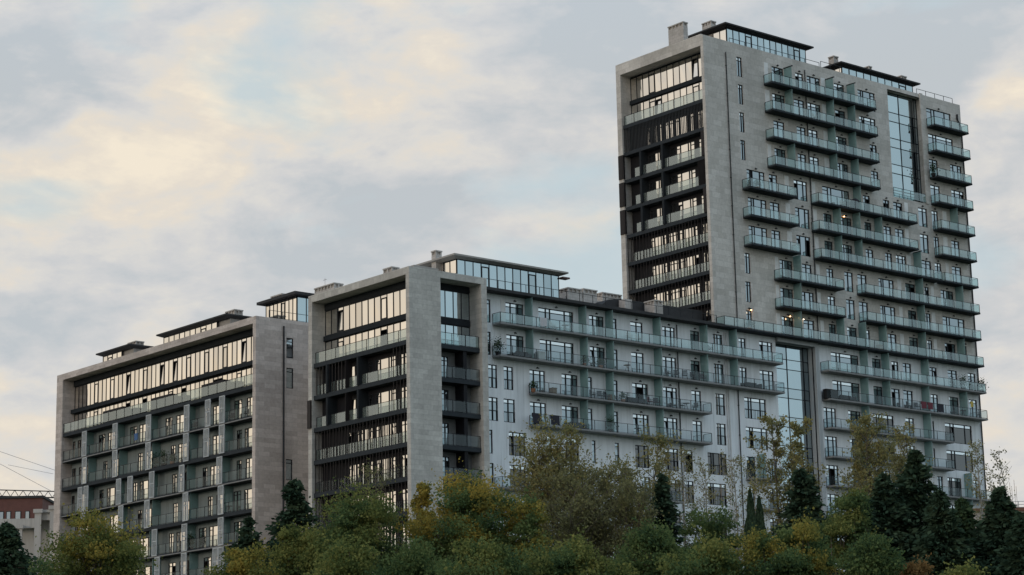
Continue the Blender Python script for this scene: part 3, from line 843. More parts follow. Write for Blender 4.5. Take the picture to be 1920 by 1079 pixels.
penthouse(tower, 157.67, 171.49, 151.0, 157.6, 72.91, 75.82, over=.75, n=13, doors=(3, 11), ngl=2)
penthouse(tower, 175.9, 189.54, 151.0, 155.5, 72.91, 75.05, over=.75, n=10, doors=(8,), ngl=2)
P = at(1270, 62, 1); t_ = 155.9 / P[1]; cxm = P[0] * t_
chimney(tower, XT0 + .25, XT0 + .9, YX(1281, XT0 + .25, 75.0), YX(1253, XT0 + .25, 75.0), 73.2, 75.55)
zc = ZY(1335, 39, 157.9); c0 = XY(1333, 157.9, zc); chimney(tower, c0, c0 + .75, 157.9, 159.3, 73, zc)
zc = ZY(1565, 105, 153.6); c0 = XY(1563, 153.6, zc); chimney(tower, c0, c0 + .75, 153.6, 154.4, 73, zc)
zc = ZY(1630, 124, 153.6); c0 = XY(1629, 153.6, zc); chimney(tower, c0, c0 + .5, 153.6, 154.2, 73, zc)
zc = ZY(1692, 142, 152.9); c0 = XY(1690, 152.9, zc); chimney(tower, c0, c0 + .9, 152.9, 153.7, 73, zc)
railing(tower, [(171.6, YF + .25), (176.2, YF + .25)], 73.2, .75, None, 1.5, name='roof_railing')
railing(tower, [(187.8, YF + .25), (194.2, YF + .25)], 73.2, .65, None, 1.5, name='roof_railing')
railing(tower, [(157.4, YF + .3), (171.4, YF + .3)], 73.2, .55, None, 2.2, name='roof_railing', lowrail=False)

# ================================================================= LONG WHITE WING
XW0 = 122.05
wing = thing('apartment_wing', 'long low white apartment wing with rows of balconies between grey stone block and tower', 'apartment block', (137, 156, BASE))
wr = {}
wr[10] = ([(912.6, 919.5), (948, 981.5), (1009.6, 1075), (1104.6, 1132), (1149, 1156), (1182, 1204.8), (1242, 1265.4), (1294, 1311.4), (1337, 1354.4), (1385, 1398), (1423.5, 1448)],
          [984, 1084.7, 1135, 1224, 1312, 1367], [(939, 946)], [(923, 1469)])
wr[11] = ([(913, 920), (949.7, 982), (1012, 1075.8), (1106, 1134), (1151, 1158), (1183.5, 1207), (1242.5, 1268), (1295, 1312.6), (1338.7, 1356.8), (1387, 1400), (1424.5, 1450.5)],
          [985.5, 1087.6, 1136.6, 1226.5, 1313.5, 1369], [], [(923, 1472)])
wr[12] = ([(915.6, 932), (944.4, 962), (993, 1022), (1053, 1083), (1103, 1110), (1150.5, 1158), (1185.5, 1215), (1243.5, 1269.6), (1296.6, 1314.4), (1341.7, 1359), (1395.7, 1436)],
          [1088, 1136, 1227], [], [(992, 1335.7)])
wr[13] = ([(916, 933.4), (944.4, 965.4), (993.7, 1024), (1053.5, 1084.7), (1103, 1110.8), (1151.4, 1159), (1187, 1216.7), (1245.5, 1270.5), (1298.7, 1316.5), (1343.7, 1361), (1398.6, 1439)],
          [1087.7, 1136.6, 1230], [], [(992.7, 1336.5)])
wr[14] = ([(916, 923.6), (954, 984.7), (1026, 1035), (1060, 1085), (1110, 1117), (1153, 1161), (1191, 1217), (1246.7, 1272), (1280, 1298.7), (1327, 1362.4), (1400, 1416.4), (1442.5, 1457)], [1420.5], [], [(1399, 1467)])
wr[15] = ([(917.6, 925.6), (956, 986), (1027, 1036), (1062, 1087), (1120, 1140), (1203.5, 1219.7), (1249, 1276), (1284, 1301), (1327, 1362), (1402, 1415), (1443, 1459)], [], [], [(927, 1060), (1160, 1282), (1404, 1466)])
wr[16] = ([(919, 926), (958, 988), (1064, 1088), (1122, 1142), (1205, 1221), (1251, 1277), (1329, 1363), (1404, 1417), (1444, 1460)], [], [], [(1100, 1282)])
wop = []
for k, (ops, dv, pn, bl) in wr.items():
    for (a, b) in ops: wop.append(px_open(a, b, k, 'balcony_door' if k in (10, 11) or (k in (12, 13) and 990 < a < 1320) else 'window'))
    for x in dv: divider(wing, XY(x, YF, Fl(k) + 1.5), k, z1=(Fl(k - 1) - .065 if k < 14 else Fl(k) + 2.7))
    for (a, b) in pn: panel(wing, XY(a, YF, Fl(k) + 1.5), XY(b, YF, Fl(k) + 1.5), k)
    for (a, b) in bl:
        balcony(wing, XY(a, YF, Fl(k)), XY(b, YF - BD, Fl(k)), k, 'rail' if k == 10 else 'railc', 'slablight')
wing_h = [o[:4] for o in wop]
XWE = XWT
m = MB()
wall_holes(m, 'y', YF, XW0, XWE - .001, BASE, ZB - .001, wing_h, .16)
m.quad((XWE, YF + 13, BASE), (XW0, YF + 13, BASE), (XW0, YF + 13, ZB), (XWE, YF + 13, ZB))
m.build('wall', 'white', wing)
# windows right of the seam belong to the tower's wall: cut and hang them there
for (u0, u1, z0, z1, kind, k) in wop:
    narrow = (u1 - u0) < .55
    jul = kind == 'window' and not narrow or (kind == 'window' and k in (12, 13))
    make_window(wing if u0 < XWE else tower, kind, 'y', YF, u0, u1, z0, z1, glass='glassD' if (k >= 14 and u1 - u0 > 1.2) else 'glass', juliet=jul and k < 16, blind=(not narrow and random.random() < .88))
for (u0, u1, z0, z1, kind, k) in wop:
    if kind == 'balcony_door' and (u1 - u0) > .6 and u0 < XWE: wall_lamp(wing, (u0 + u1) / 2, z1 + .16)
# roof edge
m = MB(); m.box(XW0, XY(1343, YF, Fl(9)) - .01, YF - BD, YF - .003, ZB - .02, ZB + .26); m.box(XW0, XT0 - .01, YF + .001, YF + 13, ZB + .0, ZB + .25)
m.build('roof', 'roofing', wing)
pipe(wing, XY(1271.5, YF, 36), BASE + 1, ZB - .3)
for x in (1363.5, 1367.2): pipe(wing, XY(x, YF, 33), BASE + 1, ZB - .3, mat='pipew', r=.06)
for k in (15, 14):   # timber infill panel seen low on the wing
    pass
# penthouse of the wing
penthouse(wing, 119.68, 133.6, 150.0, 155.9, ZB + .26, 45.3, over=.75, n=13, fascia='fascia', doors=(3, 9), ngl=2)
m = MB(); m.box(133.05, 133.95, 150.2, 150.9, 44.70, 44.84); m.build('roof_edge_flashing', 'redfascia', wing)
railing(wing, [(122.4, YF - .9), (XT0 - .6, YF - .9)], ZB + .26, .8, None, 1.7, name='roof_railing')
# stone roof house, stacks and dark sheds between penthouse and tower
c0 = XY(1060, 153.5, 44); c1 = XY(1133, 153.5, 44)
m = MB(); m.box(c0, c1, 153.5, 160, ZB + .26, 43.95); m.build('roof_house', 'chimney', wing)
chimney(wing, c0 + .1, c0 + 1.9, 153.2, 155.0, ZB + .3, 44.75)
chimney(wing, c0 + 2.3, c0 + 4.1, 153.4, 155.2, ZB + .3, 44.95, mat='chimney')
c0 = XY(1130, 155.5, 44.5); chimney(wing, c0, c0 + 2.6, 155.5, 158.0, ZB + .3, 45.5)
c0 = XY(1113, 151.6, 43); c1 = XT0 - .05
m = MB()
k = len(m.v)
for yy in (151.6, 158.0):
    m.v += [(c0, yy, ZB + .3), (c1, yy, ZB + .3), (c1, yy, 44.1), (c0 + 3.6, yy, 43.95), (c0 + 2.0, yy, 43.7)]
m.f += [(0, 1, 2, 3, 4), (9, 8, 7, 6, 5), (0, 4, 9, 5), (4, 3, 8, 9), (3, 2, 7, 8), (1, 6, 7, 2)]
m.build('dark_roof_shed', 'roofing', wing)
c0 = XY(1172, 150.6, 43); m = MB(); m.box(c0, c0 + .95, 150.6, 151.5, ZB + .3, 43.75); m.build('stone_pier', 'chimney', wing)
c0 = XY(1231, 149.6, 43.2); chimney(wing, c0, c0 + 1.15, 149.9, 151.3, ZB + .3, 43.95)

# ================================================================= GREY STONE BLOCK (portal frames)
XP0, XP1, YP0, YP1, ZP = 113.14, 122.03, 148.3, 163.96, 42.9
block = thing('apartment_block', 'grey stone apartment block framed like a giant portal, with brown louvres on its left end', 'apartment block', (117.5, 156, BASE))
PG = XP0 + 1.55; PY = YP0 + 1.75
ox0, ox1 = XY(826.7, YP0, 38), XY(903.5, YP0, 38)
m = MB()
wall_holes(m, 'y', YP0, XP0, XP1, BASE, ZP, [(ox0, ox1, BASE, 42.28)], 1.75)
wall_holes(m, 'x', XP0, YP0, YP1, BASE, ZP, [(YP0 + .5, YP1 - .6, BASE, 42.22)], 1.55)
m.quad((XP1, YP0, BASE), (XP1, YP1, BASE), (XP1, YP1, ZP), (XP1, YP0, ZP))
m.quad((XP1, YP1, BASE), (XP0, YP1, BASE), (XP0, YP1, ZP), (XP1, YP1, ZP))
m.quad((XP0, YP0, ZP), (XP1, YP0, ZP), (XP1, YP1, ZP), (XP0, YP1, ZP))
m.build('wall', 'stone_grey', block)
# left end
Y0, Y1 = YP0 + .5, YP1 - .6
glazing(block, 'x', PG, Y0, Y1, Fl(10) + .1, 41.55, 15, 'glassL', tilts=(12,), doors=(1, 5), name='strip_window')
glazing(block, 'x', PG, Y0, Y1, Fl(11) + .42, Fl(10) - .4, 15, 'glassL', doors=(12,), darks=(5, 1), name='strip_window')
m = MB(); m.box(PG - .1, PG + .4, Y0 + .003, Y1 - .003, 41.56, 42.2); m.box(PG - .25, PG + .4, Y0 + .003, Y1 - .003, Fl(10) - .39, Fl(10) + .09)
m.build('floor_band', 'dark', block)
railing(block, [(XP0 + .4, Y0 + .05), (XP0 + .4, Y1 - .05)], Fl(11) + .4, 1.05, 'railL', 1.6, name='glass_balustrade')
for k in range(11, 20):
    m = MB(); m.box(XP0 + .2, PG + .4, Y0 + .003, Y1 - .003, Fl(k), Fl(k) + .4); m.build('floor_slab', 'slabdark', block)
for k in range(12, 20):
    zb, zt = Fl(k) + .405, Fl(k - 1) - .005
    bw = MB(); segs = [(Y0 + .1, Y0 + 1.1), (Y0 + 1.3, Y0 + 2.4), (Y0 + 3.1, Y0 + 6.2), (Y0 + 6.6, Y0 + 8.5), (Y0 + 8.7, Y0 + 10.4)]
    wall_holes(bw, 'x', PG - .38, Y0 + .01, Y1 - .01, zb, zt, [(a, b, zb + .02, zb + 2.2) for a, b in segs], 0)
    bw.build('back_wall', 'black', block)
    for a, b in segs: make_window(block, 'loggia_window', 'x', PG - .38, a, b, zb + .02, zb + 2.2, glass='glassL', depth=.03, seed=int(a * 17 + k * 5))
    if k in (12, 13):
        for p in (613 + (k - 12) * .5, 671 + (k - 12) * .5):
            yy = YX(p, XP0 + .1, Fl(k) + 1.5)
            m = MB(); m.box(XP0 + .05, PG - .39, yy - .13, yy + .13, zb, zt); m.build('loggia_divider', 'dark', block)
        yy = YX(671, XP0, 33)
        if k == 12: fins(block, 'x', XP0 + .24, yy + 2.6, Y1, zb, zt, .5, 'brown', .08, .06)
        fins(block, 'x', XP0 + .24, Y0, Y0 + 2.6, zb, zt, .5, 'brown', .06, .06)
        m = MB(); ya = yy + 1.1; m.box(XP0 - .05, XP0 + .0, ya, ya + .75, zb, zt - .1) if False else m.box(XP0 + .05, XP0 + .8, yy + 2.0, yy + 2.05, zb, zt - .05)
        m.build('folded_shutter', 'brown', block)
        if k == 13:
            m = MB(); m.box(XP0 - .16, XP0 - .002, Y1 + .03, Y1 + .57, zb, zt); m.build('folded_shutter', 'brown', block)
    else:
        fins(block, 'x', XP0 + .24, Y0, Y1, zb, zt, .47, 'brown', .06, .06, jitter=.07)
    railing(block, [(XP0 + .5, Y0 + .05), (XP0 + .5, Y1 - .05)], zb, 1.0, 'railL' if k < 15 else 'railc', 1.6, name='glass_balustrade')
# right hand recess
glazing(block, 'y', PY, ox0 + .01, ox1 - .01, Fl(10) + .1, 41.7, 5, 'glassR', name='strip_window')
glazing(block, 'y', PY, ox0 + .01, ox1 - .01, Fl(11) + .42, Fl(10) - .45, 5, 'glassR', name='strip_window')
m = MB(); m.box(ox0 + .003, ox1 - .003, PY - .1, PY + .3, 41.71, 42.27); m.box(ox0 + .003, ox1 - .003, PY - .12, PY + .3, Fl(10) - .44, Fl(10) + .09)
m.build('floor_band', 'dark', block)
for k in range(11, 20):
    m = MB(); m.box(ox0 + .003, ox1 - .003, YP0 + .35, PY + .3, Fl(k), Fl(k) + .4); m.build('floor_slab', 'slabdark', block)
    railing(block, [(ox0 + .03, YP0 + .45), (ox1 - .03, YP0 + .45)], Fl(k) + .4, 1.05, 'rail' if k == 11 else 'railc', 1.6, name='glass_balustrade')
    if k > 11:
        zb, zt = Fl(k) + .405, Fl(k - 1) - .005
        bw = MB(); sg = [(ox0 + .1, ox0 + .95), (ox0 + 1.25, ox0 + 2.1)]
        wall_holes(bw, 'y', PY, ox0 + .01, ox1 - .01, zb, zt, [(a, b, zb + .02, zb + 2.2) for a, b in sg], 0)
        bw.build('back_wall', 'soffit', block)
        for a, b in sg: make_window(block, 'loggia_window', 'y', PY, a, b, zb + .02, zb + 2.2, depth=.02)
        m = MB(); m.box(ox0 + 2.9, ox0 + 3.3, YP0 + .5, PY - .02, zb, zt); m.build('loggia_divider', 'black', block)
c0 = YX(748, XP0 + 1.5, 43.4); chimney(block, XP0 + .7, XP0 + 1.5, c0, c0 + 1.3, ZP, 43.6)
c0 = YX(772, XP0 + 2.8, 43.4); chimney(block, XP0 + 2.2, XP0 + 3.2, c0 + .4, c0 + 2.2, ZP, 43.7)
zc = ZY(822, 470, 153.0); c0 = XY(817, 153.0, zc); chimney(block, c0, c0 + .7, 153.0, 153.65, ZP, zc)
m = MB(); m.box(116.4, 119.2, 151.8, 155.0, ZP, 44.1); m.build('roof_house', 'fascia', block)
c0 = YX(630, XP0 + .5, 43.4); c1 = YX(593, XP0 + .5, 43.4); chimney(block, XP0 + .3, XP0 + 1.3, c0, c1, ZP, 43.6)
m = MB(); m.tube((XP0 + .8, (c0 + c1) / 2 + .6, 43.6), (XP0 + .8, (c0 + c1) / 2 + .6, 44.5), .018); m.box(XP0 + .78, XP0 + .82, (c0 + c1) / 2 + .35, (c0 + c1) / 2 + .85, 44.3, 44.33)
m.build('antenna', 'steel', block)

# ================================================================= LEFT BLOCK
XL0, YL0, YL1, ZL = 114.53, 175.0, 215.5, 43.1
XL1 = 128.0
left = thing('apartment_block', 'leftmost long apartment block with sliding pale shutters and a narrow warm grey stone end wall', 'apartment block', (121, 195, BASE))
m = MB()
swin = []
for k, (a, b) in {10: (537, 550), 11: (537, 550), 14: (536, 548.5), 15: (536, 548)}.items():
    z = Fl(k) + 1.2; swin.append((XY(a, YL0, z), XY(b, YL0, z), Fl(k) + .25, Fl(k) + 2.3))
wall_holes(m, 'y', YL0, XL0, XL1, BASE, ZL, swin, .22)
LY0, LY1 = YL0 + .55, YL1 - 1.4
wall_holes(m, 'x', XL0, YL0, YL1, BASE, ZL, [(LY0, LY1, BASE, 42.42)], 1.6)
m.quad((XL0, YL0, ZL), (XL1, YL0, ZL), (XL1, YL1, ZL), (XL0, YL1, ZL))
m.quad((XL1, YL1, BASE), (XL0, YL1, BASE), (XL0, YL1, ZL), (XL1, YL1, ZL))
m.quad((XL1, YL0, BASE), (XL1, YL1, BASE), (XL1, YL1, ZL), (XL1, YL0, ZL))
m.build('wall', 'stone_left', left)
for (a, b, e, f_) in swin: make_window(left, 'window', 'y', YL0, a, b, e, f_, fr=[0, 1])
pipe(left, XY(531, YL0, 35), BASE, 42.4, y=YL0, r=.09)
LG = XL0 + 1.55
ng = 44
glazing(left, 'x', LG, LY0, LY1, Fl(10) + .1, 41.75, ng, 'glassL', tilts=(4, 19, 22, 30), doors=(1, 8, 12, 16, 26, 34, 38), name='strip_window')
glazing(left, 'x', LG, LY0, LY1, Fl(11) + .42, Fl(10) - .35, ng, 'glassL', doors=(1, 5, 20, 38), darks=(9, 10, 17, 26, 30), name='strip_window')
m = MB(); m.box(LG - .2, LG + .4, LY0 + .003, LY1 - .003, 41.76, 42.4); m.box(LG - .5, LG + .4, LY0 + .003, LY1 - .003, Fl(10) - .34, Fl(10) + .09)
m.build('floor_band', 'dark', left)
railing(left, [(XL0 + .18, LY0 + .05), (XL0 + .18, LY1 - .05)], Fl(11) + .4, 1.05, 'railL', 1.65, name='glass_balustrade')
for (pa, pb) in ((198, 236), (288, 326), (383, 425)):      # dark doorless store boxes on the terrace
    ya, yb = YX(pb, XL0 + .7, 37), YX(pa, XL0 + .7, 37)
    m = MB(); m.box(XL0 + .35, XL0 + 1.2, ya, yb, Fl(11) + .41, Fl(11) + 1.75)
    m.build('terrace_screen', 'black', left)
bays = [474, 415, 350, 280, 218, 160, 118]
for k in range(11, 20):
    m = MB(); m.box(XL0 + .16, XL0 + 2.6, LY0 + .003, LY1 - .003, Fl(k) + (.0 if k % 2 else .12), Fl(k) + .38); fs = m.build('floor_slab', 'slabdark', left)
    if k % 2 == 0: m = MB(); m.box(XL0 + .12, XL0 + .158, LY0 + .003, LY1 - .003, Fl(k) + .16, Fl(k) + .26); m.build('slab_edge', 'slablight', fs)
sh = {12: [154, 211.5, 274, 345.5, 385, 411.5], 13: [154, 211, 273, 344, 382, 411], 14: [146, 157, 218, 239.5, 280, 336, 406.5], 15: [151, 222, 271, 343, 409], 16: [148, 214, 285, 341, 409], 17: [170, 220, 290, 340, 399, 409], 18: [165, 230, 285, 335, 405]}
for k in range(12, 19):
    zb, zt = Fl(k) + .385, Fl(k - 1) + (.0 if (k - 1) % 2 else .12) - .004
    BW = XL0 + 1.35
    r = random.Random(k * 3)
    ys = [LY0 + .05]
    for p in bays[1:-1]: ys.append(YX(p + (3 if k % 2 else -2), XL0 + .2, Fl(k) + 1.5))
    ys.append(LY1 - .02)
    segs = []
    for i in range(len(ys) - 1):
        a, b = ys[i], ys[i + 1]
        wdt = b - a
        s0 = a + 1.0 + r.uniform(0, .3); segs.append((s0, s0 + r.choice([1.9, 2.3, 2.6])))
        s1 = segs[-1][1] + r.uniform(.5, .9); segs.append((s1, min(b - .15, s1 + r.choice([.9, 1.4]))))
        if segs[-1][1] - segs[-1][0] < .5: segs.pop()
        if segs[-1][1] > b - .1: segs[-1] = (segs[-1][0], b - .1)
    bw = MB(); wall_holes(bw, 'x', BW, LY0 + .01, LY1 - .01, zb, zt, [(a, b, zb + .02, zb + 2.2) for a, b in segs], 0)
    bw.build('back_wall', 'bayrender', left)
    for a, b in segs: make_window(left, 'loggia_window', 'x', BW, a, b, zb + .02, zb + 2.2, glass='glassL', depth=.03, seed=int(a * 11 + k * 3))
    for y in ys[1:-1]:
        m = MB(); m.box(XL0 + .35, BW - .01, y - .04, y + .02, zb, zt); m.build('balcony_divider', 'teal', left)
    railing(left, [(XL0 + .22, LY0 + .05), (XL0 + .22, LY1 - .05)], zb, 1.0, 'railc', 1.5)
    for p in sh[k]:
        y1 = YX(p, XL0 + .08, Fl(k) + 1.5); y0 = y1 - 1.0
        m = MB()
        m.box(XL0 + .02, XL0 + .10, y0, y0 + .09, zb - .1, zt + .02); m.box(XL0 + .02, XL0 + .10, y1 - .09, y1, zb - .1, zt + .02)
        for z in (zb - .1, (zb + zt) / 2, zt - .07): m.box(XL0 + .022, XL0 + .098, y0 + .09, y1 - .09, z, z + .09)
        nsl = 26
        for i in range(nsl):
            z = zb + (zt - zb) * i / nsl
            m.box(XL0 + .035, XL0 + .075, y0 + .09, y1 - .09, z, z + (zt - zb) / nsl * .5)
        m.build('sliding_shutter', 'shutter', left)
# roof storeys of the left block
def roof_storey(par, xc, ya, yb, z1, xdepth=6, ngl=6, first=True, over=.6):
    x0, x1 = xc, xc + xdepth
    zt = z1 - .34
    core = MB(); core.box(x0 + over + .3, x1 - over, ya + over, yb - over, ZL + .002, zt - .01); core.build('penthouse', 'fascia', par)
    gy0, gy1 = ya + over + 2.0, yb - over
    glazing(par, 'x', x0 + over, gy0, gy1, ZL + .002, zt, max(2, int((gy1 - gy0) / 1.0)), 'glassL', name='penthouse_glazing', doors=(2,))
    r_ = MB(); a = [(x0, ya), (x1, ya), (x1, yb), (x0, yb)]; b = [(x0 + .5, ya + .5), (x1 - .5, ya + .5), (x1 - .5, yb - .5), (x0 + .5, yb - .5)]
    r_.v += [(p[0], p[1], z1) for p in a] + [(p[0], p[1], z1 - .14) for p in a] + [(p[0], p[1], zt) for p in b]
    r_.f += [(0, 1, 2, 3)]
    for i in range(4):
        j = (i + 1) % 4
        r_.f += [(i, 4 + i, 4 + j, j), (4 + i, 8 + i, 8 + j, 4 + j)]
    r_.f += [(11, 10, 9, 8)]
    r_.build('penthouse_roof', 'roofing', par)
xr = XL0 + 1.1
roof_storey(left, xr, 201.5, 208.8, 44.68)
roof_storey(left, xr, 182.2, 195.9, 44.72)
for (pa, pb, zt, xo) in ((240, 267, 45.5, 1.9), (423, 450, 45.6, 1.9), (330, 343, 45.3, 2.4)):
    xx = xr + xo
    y1 = YX(pa, xx, zt); chimney(left, xx, xx + 1.0, y1 - 1.7, y1, ZL, zt)
# glazed corner storey behind the portal block, seen above the stone end wall
zq = ZY(553, 545.5, 176.2); xq = XY(553, 176.2, zq)
y_ = 176.2; yl = YX(481, xq, zq)
m = MB(); m.box(xq + 1.3, xq + 8, y_ + 1.2, yl, ZL, zq - .35); m.build('penthouse', 'fascia', left)
glazing(left, 'x', xq + .7, y_ + .7, yl - .7, ZL + .003, zq - .3, 8, 'glassL', name='penthouse_glazing', doors=(3,))
glazing(left, 'y', y_ + .7, xq + .75, xq + 7.5, ZL + .003, zq - .3, 6, 'glassR', name='penthouse_glazing')
m = MB(); m.box(xq, xq + 8.5, y_, yl, zq - .28, zq); m.build('penthouse_roof', 'roofing', left)
xx = xq + 1.0; y1 = YX(508, xx, zq + .5); chimney(left, xx, xx + 1.2, y1 - 2.0, y1, zq, zq + .55)
railing(left, [(XL0 + 1.6, YL0 + .1), (XL0 + 6.5, YL0 + .1)], ZL, .75, None, 1.6, name='roof_railing')
# link between the blocks
m = MB(); m.box(XP1 - .5, XP1 + 6, YP1 + .002, YL0 + .1 - .102, BASE, 40.0); m.build('link_wall', 'stone_grey', block)

# ================================================================= TREES
def leaf_mat(name, cols, trans=0.45):
    m, t = new_mat(name); t.n.remove(t.bsdf)
    g = t.new('ShaderNodeNewGeometry')
    n = t.new('ShaderNodeTexNoise'); n.inputs['Scale'].default_value = 0.55; n.inputs['Detail'].default_value = 3
    t.link(g.outputs['Position'], n.inputs['Vector'])
    f = t.math('ADD', t.math('MULTIPLY', n.outputs['Fac'], 1.3), t.math('MULTIPLY', g.outputs['Random Per Island'], 0.55))
    f = t.math('SUBTRACT', f, 0.42)
    k = len(cols)
    c = t.ramp(f, [(0.15 + 0.7 * i / (k - 1), cols[i]) for i in range(k)])
    d = t.new('ShaderNodeBsdfDiffuse'); t.link(c, d.inputs[0])
    tl = t.new('ShaderNodeBsdfTranslucent'); t.link(c, tl.inputs[0])
    a = t.new('ShaderNodeMixShader'); a.inputs[0].default_value = trans
    t.link(d.outputs[0], a.inputs[1]); t.link(tl.outputs[0], a.inputs[2]); t.link(a.outputs[0], t.outn.inputs[0])
    return m
LM = {
 'green': leaf_mat('mid_green_leaves', [(0.055, 0.098, 0.050), (0.108, 0.160, 0.062), (0.195, 0.235, 0.088)]),
 'olive': leaf_mat('olive_green_leaves', [(0.078, 0.113, 0.043), (0.166, 0.192, 0.062), (0.293, 0.284, 0.091)]),
 'yellowgreen': leaf_mat('yellow_green_leaves', [(0.117, 0.140, 0.048), (0.255, 0.235, 0.062), (0.431, 0.323, 0.080)]),
 'autumn': leaf_mat('golden_autumn_leaves', [(0.149, 0.155, 0.052), (0.311, 0.257, 0.062), (0.459, 0.324, 0.074)]),
 'orange': leaf_mat('orange_autumn_leaves', [(0.130, 0.100, 0.050), (0.240, 0.150, 0.060), (0.320, 0.185, 0.075)]),
 'birch': leaf_mat('thin_yellow_birch_leaves', [(0.150, 0.165, 0.080), (0.260, 0.240, 0.105), (0.360, 0.300, 0.120)]),
 'brown': leaf_mat('brown_dry_leaves', [(0.125, 0.130, 0.070), (0.200, 0.195, 0.095), (0.270, 0.255, 0.115)]),
 'conifer': leaf_mat('dark_conifer_needles', [(0.026, 0.046, 0.030), (0.044, 0.074, 0.046), (0.066, 0.098, 0.058)], 0.15),
 'conifer2': leaf_mat('green_conifer_needles', [(0.038, 0.066, 0.036), (0.060, 0.098, 0.050), (0.086, 0.125, 0.060)], 0.15),
}
BARK = simple('grey_brown_bark', (0.085, 0.07, 0.055), 0.9, 0, .3, 6)
BARKL = simple('pale_birch_bark', (0.34, 0.32, 0.29), 0.85, 0, .35, 5)

def leaves_object(name, centers, sizes, mat, parent, aspect=1.0, updir=None, ax=None):
    n = len(centers)
    # random orientation frames
    a = rng.normal(size=(n, 3)); a /= np.linalg.norm(a, axis=1, keepdims=True)
    if ax is not None:
        a = a * .45 + ax; a /= np.linalg.norm(a, axis=1, keepdims=True)
    b = rng.normal(size=(n, 3)); b -= a * (a * b).sum(1, keepdims=True); b /= np.linalg.norm(b, axis=1, keepdims=True)
    s = np.asarray(sizes)[:, None]
    A = a * s * .5 * aspect; B = b * s * .5
    V = np.empty((n, 4, 3)); V[:, 0] = centers - A; V[:, 1] = centers + B * .8; V[:, 2] = centers + A; V[:, 3] = centers - B * .8
    V = V.reshape(-1, 3) - np.array(parent['_w'])
    me = bpy.data.meshes.new(name)
    me.vertices.add(n * 4); me.vertices.foreach_set('co', V.ravel().astype(np.float32))
    me.loops.add(n * 4); me.loops.foreach_set('vertex_index', np.arange(n * 4, dtype=np.int32))
    me.polygons.add(n); me.polygons.foreach_set('loop_start', np.arange(0, n * 4, 4, dtype=np.int32))
    try: me.polygons.foreach_set('loop_total', np.full(n, 4, dtype=np.int32))
    except Exception: pass
    me.update(calc_edges=True)
    me.materials.append(mat)
    o = bpy.data.objects.new(name, me); col.objects.link(o); o.parent = parent
    return o

def base_of(px, py, dist):
    P = at(px, py, dist)
    return P[0], P[1], terrain(P[0], P[1]), P[2]

def limb(mb, p, q, r0, r1, bend=.12, seg=3):
    p = np.array(p, float); q = np.array(q, float); L = np.linalg.norm(q - p)
    prev = p; off = rng.normal(size=3) * L * bend
    for i in range(1, seg + 1):
        t = i / seg
        c_ = p + (q - p) * t + off * math.sin(math.pi * t)
        mb.tube(prev, c_, r0 + (r1 - r0) * (i - 1) / seg, r0 + (r1 - r0) * t, 5, cap=False)
        prev = c_

def broad(name, label, px, py, dist, wpx, hfrac=.62, mat='green', n=9000, leaf=.2, clumps=60, dens=1.0, bark=None, mat2=None, group=None, spread=1.0, gap=.25):
    n = int(n * 1.7); leaf *= .80
    x, y, zg, zt = base_of(px, py, dist)
    H = zt - zg; rad = wpx / 2 / F_PX * dist
    t = thing(name, label, 'tree', (x, y, zg), group)
    ch = H * hfrac; cz = zt - ch / 2
    cen = []
    while len(cen) < clumps:
        d = rng.normal(size=3); d /= np.linalg.norm(d)
        u = rng.random() ** .38
        if rng.random() < .12: u *= 1.12
        c_ = np.array([d[0] * rad * u, d[1] * rad * u, d[2] * ch / 2 * u])
        # narrower towards the top and the bottom, lumpy outline
        c_[:2] *= (1 - .25 * max(0, d[2])) * rng.uniform(.85, 1.1)
        c_[2] -= .35
        cen.append(c_ + (x, y, cz))
    cen = np.array(cen)
    tm = MB(); ztr = cz - ch * .12
    limb(tm, (x, y, zg - .2), (x + rng.normal() * .3, y + rng.normal() * .3, ztr), .16 + H * .012, .10, .03, 4)
    for i in range(0, clumps, 2):
        zs = zg + H * rng.uniform(.28, .55); limb(tm, (x, y, min(zs, ztr)), cen[i], .075, .018)
    tm.build('trunk', bark or BARK, t)
    csz = rad * .30 + .25
    per = n // clumps
    pts = []; axs = []
    for c_ in cen:
        k = int(per * rng.uniform(.5, 1.5))
        rr = csz * rng.uniform(.7, 1.25)
        d = rng.normal(size=(k, 3)); d /= np.linalg.norm(d, axis=1, keepdims=True)
        u = rng.random((k, 1)) ** .45
        q = d * u * rr * np.array([1, 1, .78]); 
        q[:, 2] = np.where(q[:, 2] < -rr * .35, q[:, 2] * .4, q[:, 2])
        # leafy sprigs reaching out
        pts.append(c_ + q)
        ns = 3
        for _ in range(ns):
            dd = rng.normal(size=3); dd[2] = abs(dd[2]) * .8 + .2; dd /= np.linalg.norm(dd)
            kk = 10; tt = rng.random((kk, 1)) * rr * 1.55
            pts.append(c_ + dd * tt + rng.normal(size=(kk, 3)) * .10)
    pts = np.concatenate(pts)
    sz = leaf * rng.uniform(.6, 1.35, len(pts))
    if mat2:
        # second leaf colour belongs to whole branches
        top = np.zeros(len(pts), bool)
        cn = rng.random(len(cen)) + (cen[:, 2] - cz) / ch * .9
        dist2 = ((pts[:, None, :] - cen[None, :, :]) ** 2).sum(2).argmin(1)
        sel = cn[dist2] > .62
        leaves_object('crown', pts[~sel], sz[~sel], LM[mat], t)
        leaves_object('turning_leaves', pts[sel], sz[sel], LM[mat2], t)
    else: leaves_object('crown', pts, sz, LM[mat], t)
    return t

